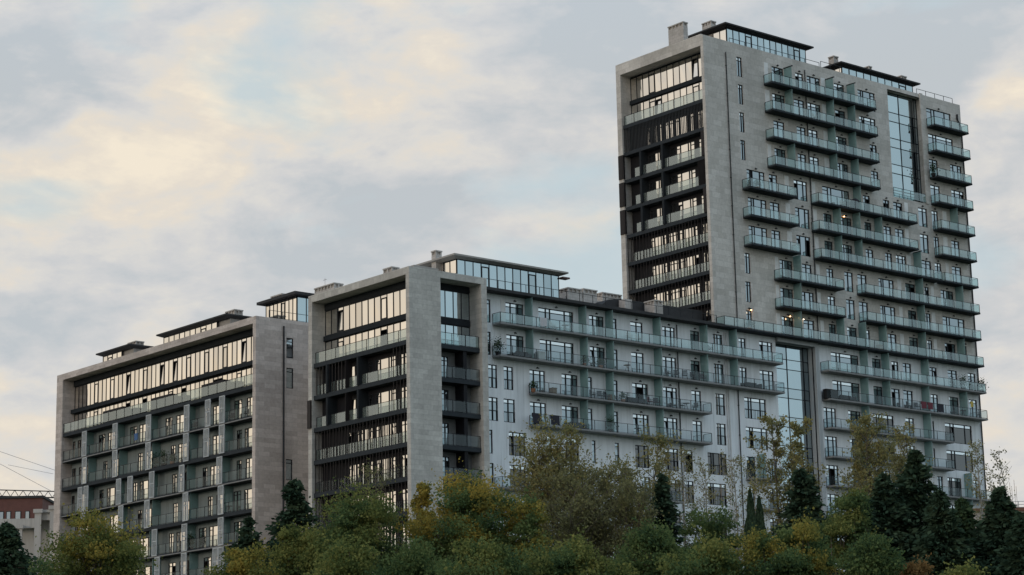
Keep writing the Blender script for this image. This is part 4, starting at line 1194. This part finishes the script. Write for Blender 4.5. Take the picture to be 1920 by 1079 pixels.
def birch(name, label, px, py, dist, wpx, mat='birch', n=3500, leaf=.15, stems=1, hfrac=.62, group=None, bark=None, dens=1):
    n = int(n * 1.7)
    x, y, zg, zt = base_of(px, py, dist)
    H = zt - zg; rad = wpx / 2 / F_PX * dist
    t = thing(name, label, 'tree', (x, y, zg), group)
    tm = MB(); pts = []
    for s in range(stems):
        ox, oy = (rng.normal() * rad * .3, rng.normal() * rad * .3) if stems > 1 else (0, 0)
        top = np.array([x + ox * 1.6, y + oy * 1.6, zg + H * (1 if s == 0 else rng.uniform(.8, .97))])
        limb(tm, (x + ox * .4, y + oy * .4, zg - .1), top, .10 + H * .004, .015, .02, 6)
        nb = int(34 * hfrac / .7)
        for i in range(nb):
            f = 1 - hfrac * (1 - (i + rng.random()) / nb)
            p = np.array([x + ox * .4, y + oy * .4, zg]) * (1 - f) + top * f
            a = rng.random() * 6.283
            L = rad * (1.1 - .62 * max(0, (f - (1 - hfrac)) / hfrac) ** 2) * rng.uniform(.5, 1.1)
            q = p + np.array([math.cos(a) * L, math.sin(a) * L, L * rng.uniform(.5, 1.3)])
            q[2] = min(q[2], zg + H * 1.0)
            limb(tm, p, q, .035, .008, .08, 2)
            k = int(n / stems / nb)
            for _ in range(4):
                tt = rng.uniform(.25, 1.0); bpt = p + (q - p) * tt
                q2 = bpt + rng.normal(size=3) * L * .28 + (0, 0, L * .12)
                tm.tube(bpt, q2, .012, .006, 3, False)
                kk = max(2, k // 4)
                u = rng.random((kk, 1))
                pts.append(bpt + (q2 - bpt) * u * 1.1 + rng.normal(size=(kk, 3)) * (.10 + .05 * L))
    tm.build('trunk', bark or BARKL, t)
    pts = np.concatenate(pts)
    leaves_object('crown', pts, leaf * rng.uniform(.6, 1.3, len(pts)), LM[mat], t)
    return t

def conifer(name, label, px, py, dist, wpx, mat='conifer', n=9000, leaf=.24, group=None, slim=False, hfrac=.9, round_=False):
    wpx = wpx * (1.0 if slim else 1.45); n = n if slim else int(n * 1.5)
    x, y, zg, zt = base_of(px, py, dist)
    H = zt - zg; rad = wpx / 2 / F_PX * dist
    t = thing(name, label, 'tree', (x, y, zg), group)
    tm = MB(); tm.tube((x, y, zg - .1), (x, y, zt - .1), .16, .02, 6, False)
    pts = []; axs = []
    hb = zg + H * (1 - hfrac)
    if slim:
        k = n
        f = rng.random(k); r_ = rad * np.minimum(1, (1 - f) * 2.6) ** .8 * (.55 + .45 * rng.random(k) ** .3)
        r_ *= 1 + .12 * np.sin(f * 40 + rng.random() * 6)
        a = rng.random(k) * 6.283
        pts = np.stack([x + r_ * np.cos(a), y + r_ * np.sin(a), hb + (zt - hb) * f], 1)
        ax = np.tile((0, 0, 1.2), (k, 1))
    else:
        nb = 210; per = n // nb
        for i in range(nb):
            f = (i + rng.random()) / nb; f = f ** .85
            z = hb + (zt - hb) * f
            prof = min(1.0, (1 - f) * 1.9) ** (.9 if not round_ else .6)
            L = rad * (prof * rng.uniform(.55, 1.15) + .03)
            a = rng.random() * 6.283
            d = np.array([math.cos(a), math.sin(a), rng.uniform(-.28, .12) + .25 * f])
            p = np.array([x, y, z]); q = p + d * L
            if i % 3 == 0: tm.tube(p, q, .04, .01, 4, False)
            k = max(8, int(per * (.35 + 1.1 * (1 - f))))
            u = rng.random((k, 1)) ** .6
            wdt = (.14 + .20 * L) * (1 - .55 * u)
            c_ = p + d * L * u + rng.normal(size=(k, 3)) * wdt * np.array([1, 1, .55])
            c_[:, 2] -= .10 * L * u[:, 0]
            pts.append(c_); axs.append(np.tile(d * .9 + (0, 0, -.25), (k, 1)))
        k = 60; u = rng.random((k, 1)); pts.append(np.array([x, y, zt - 1.3]) + np.array([0, 0, 1.35]) * u + rng.normal(size=(k, 3)) * .07 * (1.3 - u)); axs.append(np.tile((0, 0, 1.), (k, 1)))
        pts = np.concatenate(pts); ax = np.concatenate(axs)
    tm.build('trunk', BARK, t)
    leaves_object('crown', pts, leaf * rng.uniform(.6, 1.4, len(pts)), LM[mat], t, aspect=1.7, ax=ax)
    return t

# from left to right of the scene; arguments: name, label, top pixel, distance in metres, crown width in photo pixels
broad('leafy_tree', 'broad yellow-green tree in front of the leftmost block, nearest its lower left corner', 190, 958, 140, 205, mat='olive', mat2='yellowgreen', n=15000, clumps=80, leaf=.2)
conifer('conifer', 'dark fir at the far left edge in front of the white pillared building', 12, 985, 135, 130, n=12000)
broad('leafy_tree', 'small dark bush-like tree between the far left fir and the yellow-green tree', 95, 1045, 132, 90, mat='green', n=5000, clumps=30)
conifer('conifer', 'small dark fir in front of the warm grey stone end wall, near its left edge', 467, 974, 160, 62, n=6000, round_=True)
conifer('conifer', 'taller dark fir between the leftmost block and the grey portal block', 553, 903, 158, 88, n=11000, round_=True)
broad('leafy_tree', 'low yellowish tree at the bottom edge under the leftmost block', 455, 1022, 138, 130, mat='olive', mat2='yellowgreen', n=9000, clumps=50)
broad('leafy_tree', 'pale olive tree just left of the tall green tree, below the stone end wall', 560, 975, 142, 120, mat='olive', n=9000, clumps=50)
broad('leafy_tree', 'large green tree in front of the louvred end of the grey block', 668, 922, 140, 200, mat='green', mat2='olive', n=19000, clumps=95)
birch('bare_tree', 'nearly bare twiggy tree behind the large green tree, against the brown louvres', 705, 880, 160, 120, mat='brown', n=900, bark=BARK)
birch('leafy_tree', 'thin orange-tinged tree in front of the foot of the grey stone portal leg', 790, 912, 143, 62, mat='autumn', n=3400, leaf=.19, bark=BARK)
broad('leafy_tree', 'golden yellow tree with a green base in front of the portal block right half', 880, 880, 140, 205, mat='green', mat2='autumn', n=21000, clumps=100)
broad('leafy_tree', 'dark green tree filling the bottom edge right of the large green tree', 790, 1012, 126, 150, mat='green', n=10000, clumps=55)
broad('leafy_tree', 'green tree with yellow sprays at the bottom edge below the golden tree', 900, 1000, 122, 170, mat='green', mat2='olive', n=12000, clumps=60)
birch('birch_tree', 'widest thin-leaved yellow-brown birch in front of the white wing', 1045, 800, 152, 165, mat='birch', n=12500, stems=5, leaf=.17, bark=BARK)
birch('birch_tree', 'sparse birch right behind the widest one, towards the middle of the white wing', 1145, 818, 156, 130, mat='birch', n=6500, stems=3, leaf=.17, bark=BARK)
birch('bare_tree', 'greyish brown tree with dry leaves below the widest birch', 1085, 885, 146, 180, mat='brown', n=10000, stems=4, leaf=.17, bark=BARK)
birch('bare_tree', 'greyish brown bare-looking tree left of the small slender fir', 1185, 905, 144, 120, mat='brown', n=5600, stems=3, leaf=.16, bark=BARK)
broad('leafy_tree', 'yellow-green tree between the golden tree and the brown dry tree', 985, 935, 138, 120, mat='green', mat2='yellowgreen', n=10000, clumps=55)
broad('leafy_tree', 'green tree at the bottom edge below the brown dry tree', 1060, 1005, 124, 190, mat='green', mat2='olive', n=12000, clumps=60)
conifer('conifer', 'small slender fir in front of the middle of the white wing', 1240, 893, 150, 62, n=8000)
broad('leafy_tree', 'dark green tree at the bottom edge under the small slender fir', 1215, 985, 132, 150, mat='green', n=10500, clumps=55)
birch('birch_tree', 'thin bare birch just right of the small slender fir', 1300, 838, 155, 90, mat='birch', n=1700, stems=2, leaf=.13)
birch('birch_tree', 'thin bare birch under the white drainpipes', 1372, 858, 155, 85, mat='birch', n=1600, stems=2, leaf=.13)
broad('leafy_tree', 'green tree behind the paired cypresses at their left', 1325, 940, 146, 115, mat='green', n=9000, clumps=50)
conifer('cypress', 'left and taller of the two narrow dark cypresses', 1406, 922, 140, 30, n=5200, slim=True, group=None, leaf=.2)
conifer('cypress', 'right and shorter of the two narrow dark cypresses', 1423, 934, 140, 28, n=4600, slim=True, leaf=.2)
birch('birch_tree', 'leafy birch in front of the lower glass wall of the tower', 1487, 785, 150, 105, mat='birch', n=5200, stems=2, leaf=.17, bark=BARK)
conifer('conifer', 'broad dark fir below the lower glass wall', 1502, 885, 146, 92, n=12000, round_=True)
broad('leafy_tree', 'yellow-topped tree at the bottom edge below the paired cypresses', 1420, 985, 126, 150, mat='green', mat2='yellowgreen', n=12500, clumps=60)
broad('leafy_tree', 'green tree with gold sprays below the broad dark fir', 1500, 968, 128, 120, mat='green', mat2='yellowgreen', n=9500, clumps=50)
birch('birch_tree', 'dense yellow-green birch right of the lower glass wall', 1600, 790, 148, 125, mat='birch', n=6500, stems=3, leaf=.16, bark=BARK)
birch('birch_tree', 'yellow-green birch left of the tall pointed fir', 1672, 805, 152, 95, mat='birch', n=4000, stems=2, leaf=.15, bark=BARK)
broad('leafy_tree', 'olive green tree under the dense yellow-green birch', 1590, 915, 138, 130, mat='green', mat2='olive', n=12000, clumps=60)
conifer('conifer', 'wide dark fir left of the tall pointed fir', 1655, 893, 140, 112, n=14000)
conifer('conifer', 'tall pointed fir reaching highest in front of the tower', 1716, 848, 142, 120, n=15000)
conifer('conifer', 'dark fir right of the tall pointed fir', 1762, 925, 136, 90, n=11000)
conifer('conifer', 'dark green fir in front of the tower lower right corner', 1802, 938, 140, 90, mat='conifer2', n=10000)
birch('birch_tree', 'thin grey birch before the tower right edge', 1830, 835, 150, 70, mat='birch', n=1000, stems=1, leaf=.13)
birch('birch_tree', 'thin bare birch against the sky right of the tower', 1864, 845, 158, 75, mat='brown', n=1100, stems=2, leaf=.15)
conifer('conifer', 'dark fir against the sky right of the tower', 1874, 918, 138, 100, n=13000)
conifer('conifer', 'dark fir at the right edge of the view, lower than its neighbour', 1915, 965, 132, 90, n=9000)
broad('leafy_tree', 'small orange-brown tree low between the dark firs', 1708, 1022, 124, 70, mat='orange', n=4200, clumps=26, leaf=.18)
broad('leafy_tree', 'dark green tree at the bottom edge below the wide dark fir', 1640, 1015, 122, 130, mat='green', n=8500, clumps=46)
broad('leafy_tree', 'low yellow-green tree at the bottom edge below the right-hand firs', 1790, 1052, 120, 110, mat='olive', n=6500, clumps=36)
broad('leafy_tree', 'green tree at the bottom edge right of the middle, before the birches', 1310, 1005, 124, 160, mat='green', mat2='olive', n=12000, clumps=60)
broad('leafy_tree', 'green tree at the bottom edge below the large green tree', 650, 1010, 124, 160, mat='green', mat2='olive', n=10000, clumps=55)

# ================================================================= BACKGROUND LEFT AND RIGHT
# red roofed building far behind
def solid_box(par, name, mat, *b):
    m = MB(); m.box(*b); return m.build(name, mat, par)
MAT['red'] = simple('dull_red_render', (0.13, 0.055, 0.045), 0.85)
MAT['cream'] = render_mat('cream_stone', (0.50, 0.485, 0.46))
def far_plane(px, py, dist): return at(px, py, dist)
P0 = at(-60, 930, 330); P1 = at(80, 934, 330)
red = thing('red_building', 'distant dull red building with dark lower floors behind the white pillared building', 'building', (P1[0], P1[1], 5))
rx1 = P1[0]; ry = P1[1]
# local frame along the image plane: right vector on the ground
def oriented_box(m, c, r, u0, u1, d0, d1, z0, z1):
    rv = np.array([0.767, -0.641]); fv = np.array([0.641, 0.767])
    pts = [(u0, d0), (u1, d0), (u1, d1), (u0, d1)]
    k = len(m.v)
    for z in (z0, z1):
        for (u, d) in pts:
            q = c[:2] + rv * u + fv * d; m.v.append((q[0], q[1], z))
    m.f += [(k, k + 3, k + 2, k + 1), (k + 4, k + 5, k + 6, k + 7), (k, k + 1, k + 5, k + 4), (k + 1, k + 2, k + 6, k + 5), (k + 2, k + 3, k + 7, k + 6), (k + 3, k, k + 4, k + 7)]
pm_ = 330 / F_PX
zt = P1[2]
m = MB(); oriented_box(m, P1, 0, -14, 0, 0, 12, 5, zt); m.build('wall', 'red', red)
m = MB(); oriented_box(m, P1, 0, -14.2, .2, -.2, 12.2, zt + .003, zt + .35); m.build('roof', 'roofing', red)
for i, (u, wv) in enumerate([(-6.2, 1.0), (-5.0, .7), (-3.6, .9), (-2.2, .7), (-7.6, .8)]):
    m = MB(); oriented_box(m, P1, 0, u - wv / 2, u + wv / 2, -.06, -.005, zt - 3.6, zt - 1.9); wnd = m.build('window', 'frame', red)
    m = MB(); oriented_box(m, P1, 0, u - wv / 2 + .1, u + wv / 2 - .1, -.09, -.065, zt - 3.5, zt - 2.0); m.build('pane', 'glass', wnd)
m = MB(); oriented_box(m, P1, 0, -14.1, .1, -.5, -.01, zt - 5.6, zt - 4.0); m.build('lower_band', 'roofing', red)

# white pillared building
Q = at(100, 945, 262)
pil = thing('pillared_building', 'pale stone building with tall pillars and a stepped cornice at the left edge', 'building', (Q[0], Q[1], 5))
sc = 262 / F_PX
def uz(px, py):   # offset along the image right direction and height at this distance
    p = at(px, py, 262); return (p[0] - Q[0]) * .767 + (p[1] - Q[1]) * -.641, p[2]
m = MB()
u0, z0 = uz(-30, 988); u1, z1 = uz(45, 970); u2, z2 = uz(76, 948); u3, z3 = uz(104, 946)
oriented_box(m, Q, 0, u0, uz(45, 0)[0], 1.0, 9, 5, uz(30, 975)[1]); oriented_box(m, Q, 0, uz(45, 0)[0], u3 + 6, 1.0, 9, 5, uz(80, 958)[1])
m.build('wall', 'cream', pil)
m = MB()
oriented_box(m, Q, 0, u0, uz(48, 0)[0], -.3, .99, uz(30, 990)[1], uz(30, 977)[1] + .3)
oriented_box(m, Q, 0, uz(48, 0)[0], u3 + 6, -.3, .99, uz(80, 976)[1], uz(80, 962)[1])
oriented_box(m, Q, 0, uz(48, 0)[0], u3 + 6, -.6, .99, uz(80, 962)[1] + .003, uz(80, 957)[1])
m.build('cornice', 'cream', pil)
for (a, b, t_) in ((44, 57, 956), (74, 83, 950), (85, 99, 949), (14, 20, 985)):
    m = MB(); ua, ub = uz(a, 0)[0], uz(b, 0)[0]; zt_ = uz(a, t_)[1]
    oriented_box(m, Q, 0, ua, ub, -.9, -.05 if False else -.61, 5, zt_ - .45); oriented_box(m, Q, 0, ua - .15, ub + .15, -1.05, -.61, zt_ - .447, zt_)
    m.build('pillar', 'cream', pil)

# tower crane: jib seen edge-on behind the left block
K0 = at(-75, 917, 420); K1 = at(330, 928, 420)
crane = thing('tower_crane', 'distant tower crane whose lattice jib and stays cross the sky left of the leftmost block', 'crane', (K0[0], K0[1], 5))
m = MB(); d = K1 - K0; n = 26; hj = 11.5 / F_PX * 420
for i in range(n):
    a = K0 + d * i / n; b = K0 + d * (i + 1) / n; mid = (a + b) / 2 - (0, 0, hj)
    m.tube(a, b, .10, n=4); m.tube(a - (0, 0, hj), b - (0, 0, hj), .12, n=4)
    m.tube(a - (0, 0, hj), (a + b) / 2, .06, n=4); m.tube((a + b) / 2, b - (0, 0, hj), .06, n=4)
m.build('jib', 'frame', crane)
m = MB(); ap = K0 + (0, 0, 9.0) - d * .02
m.tube(ap, K0 + d * .42, .035, n=4); m.tube(ap + (0, 0, .8), K0 + d * .75, .035, n=4); m.tube(at(15, 872, 420), at(100, 889, 420), .03, n=4)
m.build('stay_cable', 'steel', crane)
m = MB()
for sx in (-.8, .8):
    for sy in (-.8, .8): m.tube(K0 + (sx, sy, 0), (K0[0] + sx, K0[1] + sy, 5), .12, n=4)
zz = K0[2]
while zz > 8:
    m.tube(K0 * (1, 1, 0) + (-.8, -.8, zz), K0 * (1, 1, 0) + (.8, -.8, zz - 2.5), .06, n=4); zz -= 2.5
m.tube(K0, ap, .12, .08, n=4)
m.build('mast', 'frame', crane)

# unfinished brown deck with railing on the right
S = at(1850, 948, 215)
deck = thing('unfinished_building', 'brown unfinished building deck with a pipe railing at the right edge of the view', 'building', (S[0], S[1], 5))
MAT['rust'] = simple('rusty_brown_deck', (0.16, 0.075, 0.05), 0.9)
m = MB(); oriented_box(m, S, 0, -3, 9, 0, 8, S[2] - 3.6, S[2] - .62); m.build('wall', 'chimney', deck)
m = MB(); oriented_box(m, S, 0, -3.2, 9, -.3, 8.2, S[2] - .617, S[2] - .30); m.build('deck_slab', 'rust', deck)
m = MB(); oriented_box(m, S, 0, -3, 9, .5, 8, 5, S[2] - 3.61); m.build('lower_wall', 'roofing', deck)
m = MB(); rv = np.array([0.767, -0.641, 0])
S3 = np.array(S)
for z in (.05, .32, .62): m.tube(S3 + rv * -.2 + (0, 0, z - .3), S3 + rv * 9 + (0, 0, z - .3), .025, n=5)
for i in range(9): m.tube(S3 + rv * (i * 1.1 - .2) + (0, 0, -.3), S3 + rv * (i * 1.1 - .2) + (0, 0, .34), .03, n=5)
m.build('railing', 'steel', deck)
m = MB()
for i, (px, py) in enumerate(((1893, 905), (1897, 915), (1901, 900), (1905, 912), (1886, 925))):
    p = at(px, py, 222); m.tube(p, (p[0], p[1], S[2] - .4), .02, n=4)
m.build('reinforcing_bar', 'rust', deck)

# ================================================================= THINGS LEFT ON THE BALCONIES
MAT['whiteplastic'] = simple('white_plastic', (0.6, 0.6, 0.58), 0.5)
MAT['darkmetal'] = simple('black_metal', (0.02, 0.02, 0.022), 0.5)
MAT['redcloth'] = simple('dark_red_cloth', (0.13, 0.028, 0.04), 0.9)
MAT['bluecloth'] = simple('blue_cloth', (0.06, 0.13, 0.28), 0.9)
MAT['lightcloth'] = simple('pale_cloth', (0.5, 0.5, 0.52), 0.9)
MAT['darkcloth'] = simple('dark_cloth', (0.035, 0.035, 0.045), 0.9)
MAT['wood'] = simple('worn_wood', (0.20, 0.12, 0.06), 0.7)
MAT['terracotta'] = simple('terracotta', (0.28, 0.12, 0.06), 0.8)
MAT['yellow'] = simple('yellow_cloth', (0.45, 0.34, 0.07), 0.9)
MAT['plantleaf'] = leaf_mat('balcony_plant_leaves', [(0.02, 0.05, 0.02), (0.04, 0.08, 0.03), (0.07, 0.11, 0.04)])

def copy_tree(o, parent=None):
    c_ = o.copy(); col.objects.link(c_)
    if parent is not None: c_.parent = parent
    for ch in list(o.children): copy_tree(ch, c_)
    return c_
def make_chair(kind):
    fm, sm = {'black': ('darkmetal', 'darkcloth'), 'white': ('whiteplastic', 'whiteplastic'), 'red': ('darkmetal', 'redcloth')}[kind]
    t = thing('garden_chair', None, None, (0, 0, 0))
    m = MB(); m.box(-.25, .25, -.25, .22, .42, .47); m.build('seat', sm, t)
    m = MB()
    for i in range(5): m.box(-.24 + i * .10, -.24 + i * .10 + .07, .20, .235, .5, .92)
    m.box(-.25, .25, .195, .24, .86, .93); m.build('backrest', sm, t)
    for sx in (-1, 1):
        for sy in (-1, 1):
            m = MB(); m.tube((sx * .22, sy * .2, .42), (sx * .25, sy * .25, 0), .016, n=5); m.build('leg', fm, t)
        m = MB(); m.box(sx * .26 - .02, sx * .26 + .02, -.22, .22, .64, .67); m.box(sx * .26 - .015, sx * .26 + .015, -.22, -.19, .45, .64); m.build('armrest', fm, t)
    return t
def make_table(mat='darkmetal', top='darkmetal'):
    t = thing('garden_table', None, None, (0, 0, 0))
    m = MB(); m.tube((0, 0, .70), (0, 0, .73), .36, n=16); m.build('table_top', top, t)
    for a in (0, 1, 2): m = MB(); m.tube((0, 0, .70), (.3 * math.cos(a * 2.1), .3 * math.sin(a * 2.1), 0), .018, n=5); m.build('leg', mat, t)
    return t
def make_planter(mat, h=.8, w=.25, n=170):
    t = thing('potted_plant', None, None, (0, 0, 0))
    m = MB(); m.tube((0, 0, 0), (0, 0, .34), w * .7, w, 10); m.build('pot', mat, t)
    p = rng.normal(size=(n, 3)) * np.array([w * .75, w * .75, h * .22]) + np.array([0, 0, .34 + h * .42])
    p[:, 2] = np.maximum(p[:, 2], .3)
    leaves_object('foliage', p, .13 * rng.uniform(.6, 1.4, n), MAT['plantleaf'], t)
    return t
def make_sofa(mat):
    t = thing('garden_sofa', None, None, (0, 0, 0))
    m = MB(); m.box(-.85, .85, -.3, .3, .05, .32); m.build('base', mat, t)
    m = MB(); m.box(-.85, .85, .305, .42, .05, .72); m.build('backrest', mat, t)
    for sx in (-.43, .41): m = MB(); m.box(sx - .38, sx + .38, -.28, .28, .323, .45); m.build('cushion', 'darkcloth', t)
    for sx in (-1, 1): m = MB(); m.box(sx * .86, sx * 1.0, -.3, .42, .05, .58); m.build('armrest', mat, t)
    return t
def make_cloth(mat, w_=.8, h=.7):
    t = thing('hanging_cloth', None, None, (0, 0, 0))
    m = MB(); n = 12
    for i in range(n):
        x0, x1 = -w_ / 2 + w_ * i / n, -w_ / 2 + w_ * (i + 1) / n
        f = lambda x: .025 * math.sin(x * 17) - .06
        m.quad((x0, f(x0), -h + .03 * math.sin(x0 * 9)), (x1, f(x1), -h + .03 * math.sin(x1 * 9)), (x1, -.05, .02), (x0, -.05, .02))
        m.quad((x0, -.05, .02), (x1, -.05, .02), (x1, .06, .0), (x0, .06, .0))
        m.quad((x0, .06, 0), (x1, .06, 0), (x1, .05, -h * .4), (x0, .05, -h * .4))
    m.build('cloth', mat, t)
    return t
def make_chest(mat, w_=.9, h=.8):
    t = thing('storage_chest', None, None, (0, 0, 0))
    m = MB(); m.box(-w_ / 2, w_ / 2, -.25, .25, 0, h); m.build('chest_body', mat, t)
    m = MB(); m.box(-w_ / 2 - .03, w_ / 2 + .03, -.28, .28, h + .002, h + .07); m.build('lid', mat, t)
    return t
def make_grill():
    t = thing('covered_grill', None, None, (0, 0, 0))
    m = MB(); n = 12
    for i in range(5):
        a0, a1 = i / 5 * 1.5, (i + 1) / 5 * 1.5
        m.tube((0, 0, .85 + .5 * math.sin(a0)), (0, 0, .85 + .5 * math.sin(a1)), .55 * math.cos(a0), .55 * math.cos(a1), n, cap=(i == 4))
    m.build('cover', 'darkcloth', t)
    m = MB(); m.box(-.35, .35, -.25, .25, 0, .849); m.build('stand', 'darkmetal', t)
    return t
PROTO = {}
def place(kind, k, px, label, rot=0, y=YF - .62, par_x=None, group=None, dz=0.0):
    mk = {'black': lambda: make_chair('black'), 'white': lambda: make_chair('white'), 'red': lambda: make_chair('red'),
          'table': make_table, 'woodtable': lambda: make_table('wood', 'wood'), 'plant': lambda: make_planter('terracotta'), 'bigplant': lambda: make_planter('darkmetal', 1.5, .3, 320),
          'sofa': lambda: make_sofa('darkmetal'), 'redcloth': lambda: make_cloth('redcloth', .9, .75), 'darkcloth': lambda: make_cloth('darkcloth', 1.1, .9),
          'lightcloth': lambda: make_cloth('lightcloth', .9, .8), 'bluecloth': lambda: make_cloth('bluecloth', .7, .7), 'chest': lambda: make_chest('darkmetal', 1.7, .95), 'whitebox': lambda: make_chest('whiteplastic', .8, .8),
          'woodbox': lambda: make_chest('wood', .5, .55), 'grill': make_grill, 'yellowcloth': lambda: make_cloth('yellow', .45, .6)}[kind]
    cloth = 'cloth' in kind
    if kind in PROTO: o = copy_tree(PROTO[kind])
    else: o = mk(); PROTO[kind] = o
    if par_x is None:
        yy = YF - BD + .07 if cloth else y
        z = Fl(k) + (.16 + .97 if cloth else .162) + dz
        X = XY(px, yy, z + .5); o.location = (X, yy, z)
    else:
        z = Fl(k) + (.385 + 1.04 if cloth else .387); xx = par_x + (.22 if cloth else .68)
        o.location = (xx, YX(px, xx, z + .5), z); rot += math.pi / 2 * -1
    o.rotation_euler = (0, 0, rot)
    cat = {'black': 'chair', 'white': 'chair', 'red': 'chair', 'table': 'table', 'woodtable': 'table', 'plant': 'plant', 'bigplant': 'plant', 'sofa': 'sofa', 'chest': 'storage chest', 'whitebox': 'cabinet', 'woodbox': 'box', 'grill': 'covered grill'}.get(kind, 'cloth')
    if 'label' in o.keys(): del o['label']
    if 'group' in o.keys(): del o['group']
    tag(o, label, cat, group)
W1, W2, W3, W4 = ('top balcony row, white wing', 'second balcony row, white wing', 'third balcony row, white wing', 'fourth balcony row, white wing')
place('lightcloth', 10, 1018, 'pale cloth over the glass, %s' % W1)
place('white', 10, 1036, 'white chair beside the hanging pale cloth, %s' % W1, .4)
place('table', 10, 1060, 'small dark table in front of the wide window, %s' % W1)
place('white', 10, 1180, 'left of two white chairs near the middle, %s' % W1, -.5)
place('white', 10, 1197, 'right of two white chairs near the middle, %s' % W1, .6)
place('black', 10, 1330, 'dark chair before the right-hand end, %s' % W1, .3)
place('bigplant', 11, 934, 'bushy plant in a black pot at the left end, %s' % W2)
place('sofa', 11, 985, 'dark sofa near the left end, %s' % W2)
place('whitebox', 11, 1013, 'white cabinet right of the dark sofa, %s' % W2)
place('plant', 11, 1097, 'small clay-potted plant left of the second screen, %s' % W2)
place('plant', 11, 1126, 'clay-potted plant before the door between two screens, %s' % W2)
place('woodtable', 11, 1176, 'round wooden table in the middle, %s' % W2)
for i, px in enumerate((1252, 1268, 1284, 1300, 1318)):
    place('black', 11, px, ['first (leftmost)', 'second', 'third', 'fourth', 'fifth (rightmost)'][i] + ' of five dark chairs, %s' % W2, [.4, -.6, 2.4, .2, -.3][i], group='dark chairs on the second balcony row')
place('sofa', 11, 1412, 'dark sofa by the right end, %s' % W2)
place('plant', 12, 1000, 'clay-potted plant at the left end, %s' % W3)
place('woodbox', 12, 1037, 'brown wooden box near the left end, %s' % W3)
for i, px in enumerate((1111, 1125, 1137)):
    place('black', 12, px, ['left', 'middle', 'right'][i] + ' of three dark chairs between two screens, %s' % W3, [.5, -.4, .2][i], group='three dark chairs on the third balcony row')
place('woodbox', 12, 1146, 'brown wooden box right of three dark chairs, %s' % W3)
place('plant', 12, 1168, 'clay-potted plant right of the second screen, %s' % W3)
place('sofa', 12, 1192, 'dark sofa left of the red chair, %s' % W3)
place('red', 12, 1219, 'red chair beside the dark sofa, %s' % W3, .3)
place('black', 12, 1231, 'dark chair right of the red chair, %s' % W3, -.3)
place('table', 12, 1287, 'small dark table right of the drainpipe, %s' % W3)
place('black', 12, 1278, 'dark chair left of the small dark table, %s' % W3, 1.2)
place('black', 12, 1304, 'dark chair at the right end, %s' % W3, -1.1)
place('darkcloth', 13, 1006, 'leftmost dark cloth over the railing, %s' % W4)
place('darkcloth', 13, 1040, 'dark cloth over the railing right of the leftmost one, %s' % W4)
place('sofa', 13, 1086, 'dark sofa before the first screen, %s' % W4)
place('bigplant', 13, 1146, 'spreading plant in a black pot, %s' % W4)
place('table', 13, 1196, 'small dark table at the tall window, %s' % W4)
T1, T2 = 'upper white tower balcony row', 'second white tower balcony row'
place('bigplant', 10, 1841, 'leafy plant at the far right corner, %s' % T1)
place('bigplant', 10, 1806, 'leafy plant in a black pot near the right end, %s' % T1)
place('chest', 11, 1557, 'long black storage chest at the left end, %s' % T2)
place('sofa', 11, 1590, 'dark sofa right of the long black chest, %s' % T2)
place('black', 11, 1704, 'left of two dark chairs beside the red cloth, %s' % T2, .4)
place('black', 11, 1719, 'right of two dark chairs beside the red cloth, %s' % T2, -.4)
place('redcloth', 11, 1731, 'left dark red cloth over the railing, %s' % T2)
place('redcloth', 11, 1743, 'right dark red cloth over the railing, %s' % T2)
place('darkcloth', 11, 1762, 'dark cloth right of the red cloths, %s' % T2)
place('table', 11, 1806, 'small dark table near the right end, %s' % T2)
place('yellowcloth', 11, 1821, 'yellow cloth hanging before the last window, %s' % T2, dz=.75)
place('black', 11, 1834, 'dark chair at the far right corner, %s' % T2, .5)
place('plant', 9, 1405, 'potted plant under the left wall lamp, lowest beige balcony row')
place('woodbox', 9, 1649, 'brown wooden box behind frosted glass, lowest beige balcony row')
place('white', 9, 1770, 'white chair near the right end, lowest beige balcony row', .3)
place('black', 9, 1781, 'dark chair near the right end, lowest beige balcony row', -.3)
place('grill', 4, 1603, 'dark domed covered grill behind frosted glass, fifth tower balcony row')
place('white', 4, 1580, 'white chair left of the domed covered grill, fifth tower balcony row', .3)
place('black', 4, 1408, 'dark chair at the tower balcony nearest the stair windows', -.4)
place('plant', 4, 1420, 'small potted plant on the tower balcony nearest the stair windows')
place('bigplant', 2, 1750, 'tall bushy plant on the third small balcony at the tower right corner')
place('white', 1, 1528, 'white chair before the middle window, second tower balcony from the top', .3)
place('white', 2, 1576, 'white chair right of the first screen, third tower balcony from the top', .3)
place('bigplant', 15, 1785, 'leafy plant on the lowest balcony at the tower right corner')
place('bluecloth', 12, 256, 'blue cloth on the top shuttered balcony row of the leftmost block', par_x=XL0)
place('bigplant', 13, 290, 'leftmost of three bushy plants, second shuttered balcony row of the leftmost block', par_x=XL0)
place('bigplant', 13, 307, 'middle of three bushy plants, second shuttered balcony row of the leftmost block', par_x=XL0)
place('plant', 13, 323, 'clay-potted plant beside two bushy plants, second shuttered row of the leftmost block', par_x=XL0)
place('black', 12, 434, 'left of two dark chairs, top shuttered balcony row by the end wall', .4, par_x=XL0)
place('black', 12, 462, 'right of two dark chairs on the top shuttered balcony row by the end wall', -.4, par_x=XL0)
place('black', 12, 365, 'dark chair on the top shuttered balcony row, left of the middle shutters', .4, par_x=XL0)
place('bigplant', 16, 357, 'bushy plant on the fifth shuttered balcony row of the leftmost block', par_x=XL0)
place('table', 15, 430, 'dark table on the fourth shuttered balcony row by the end wall', par_x=XL0)
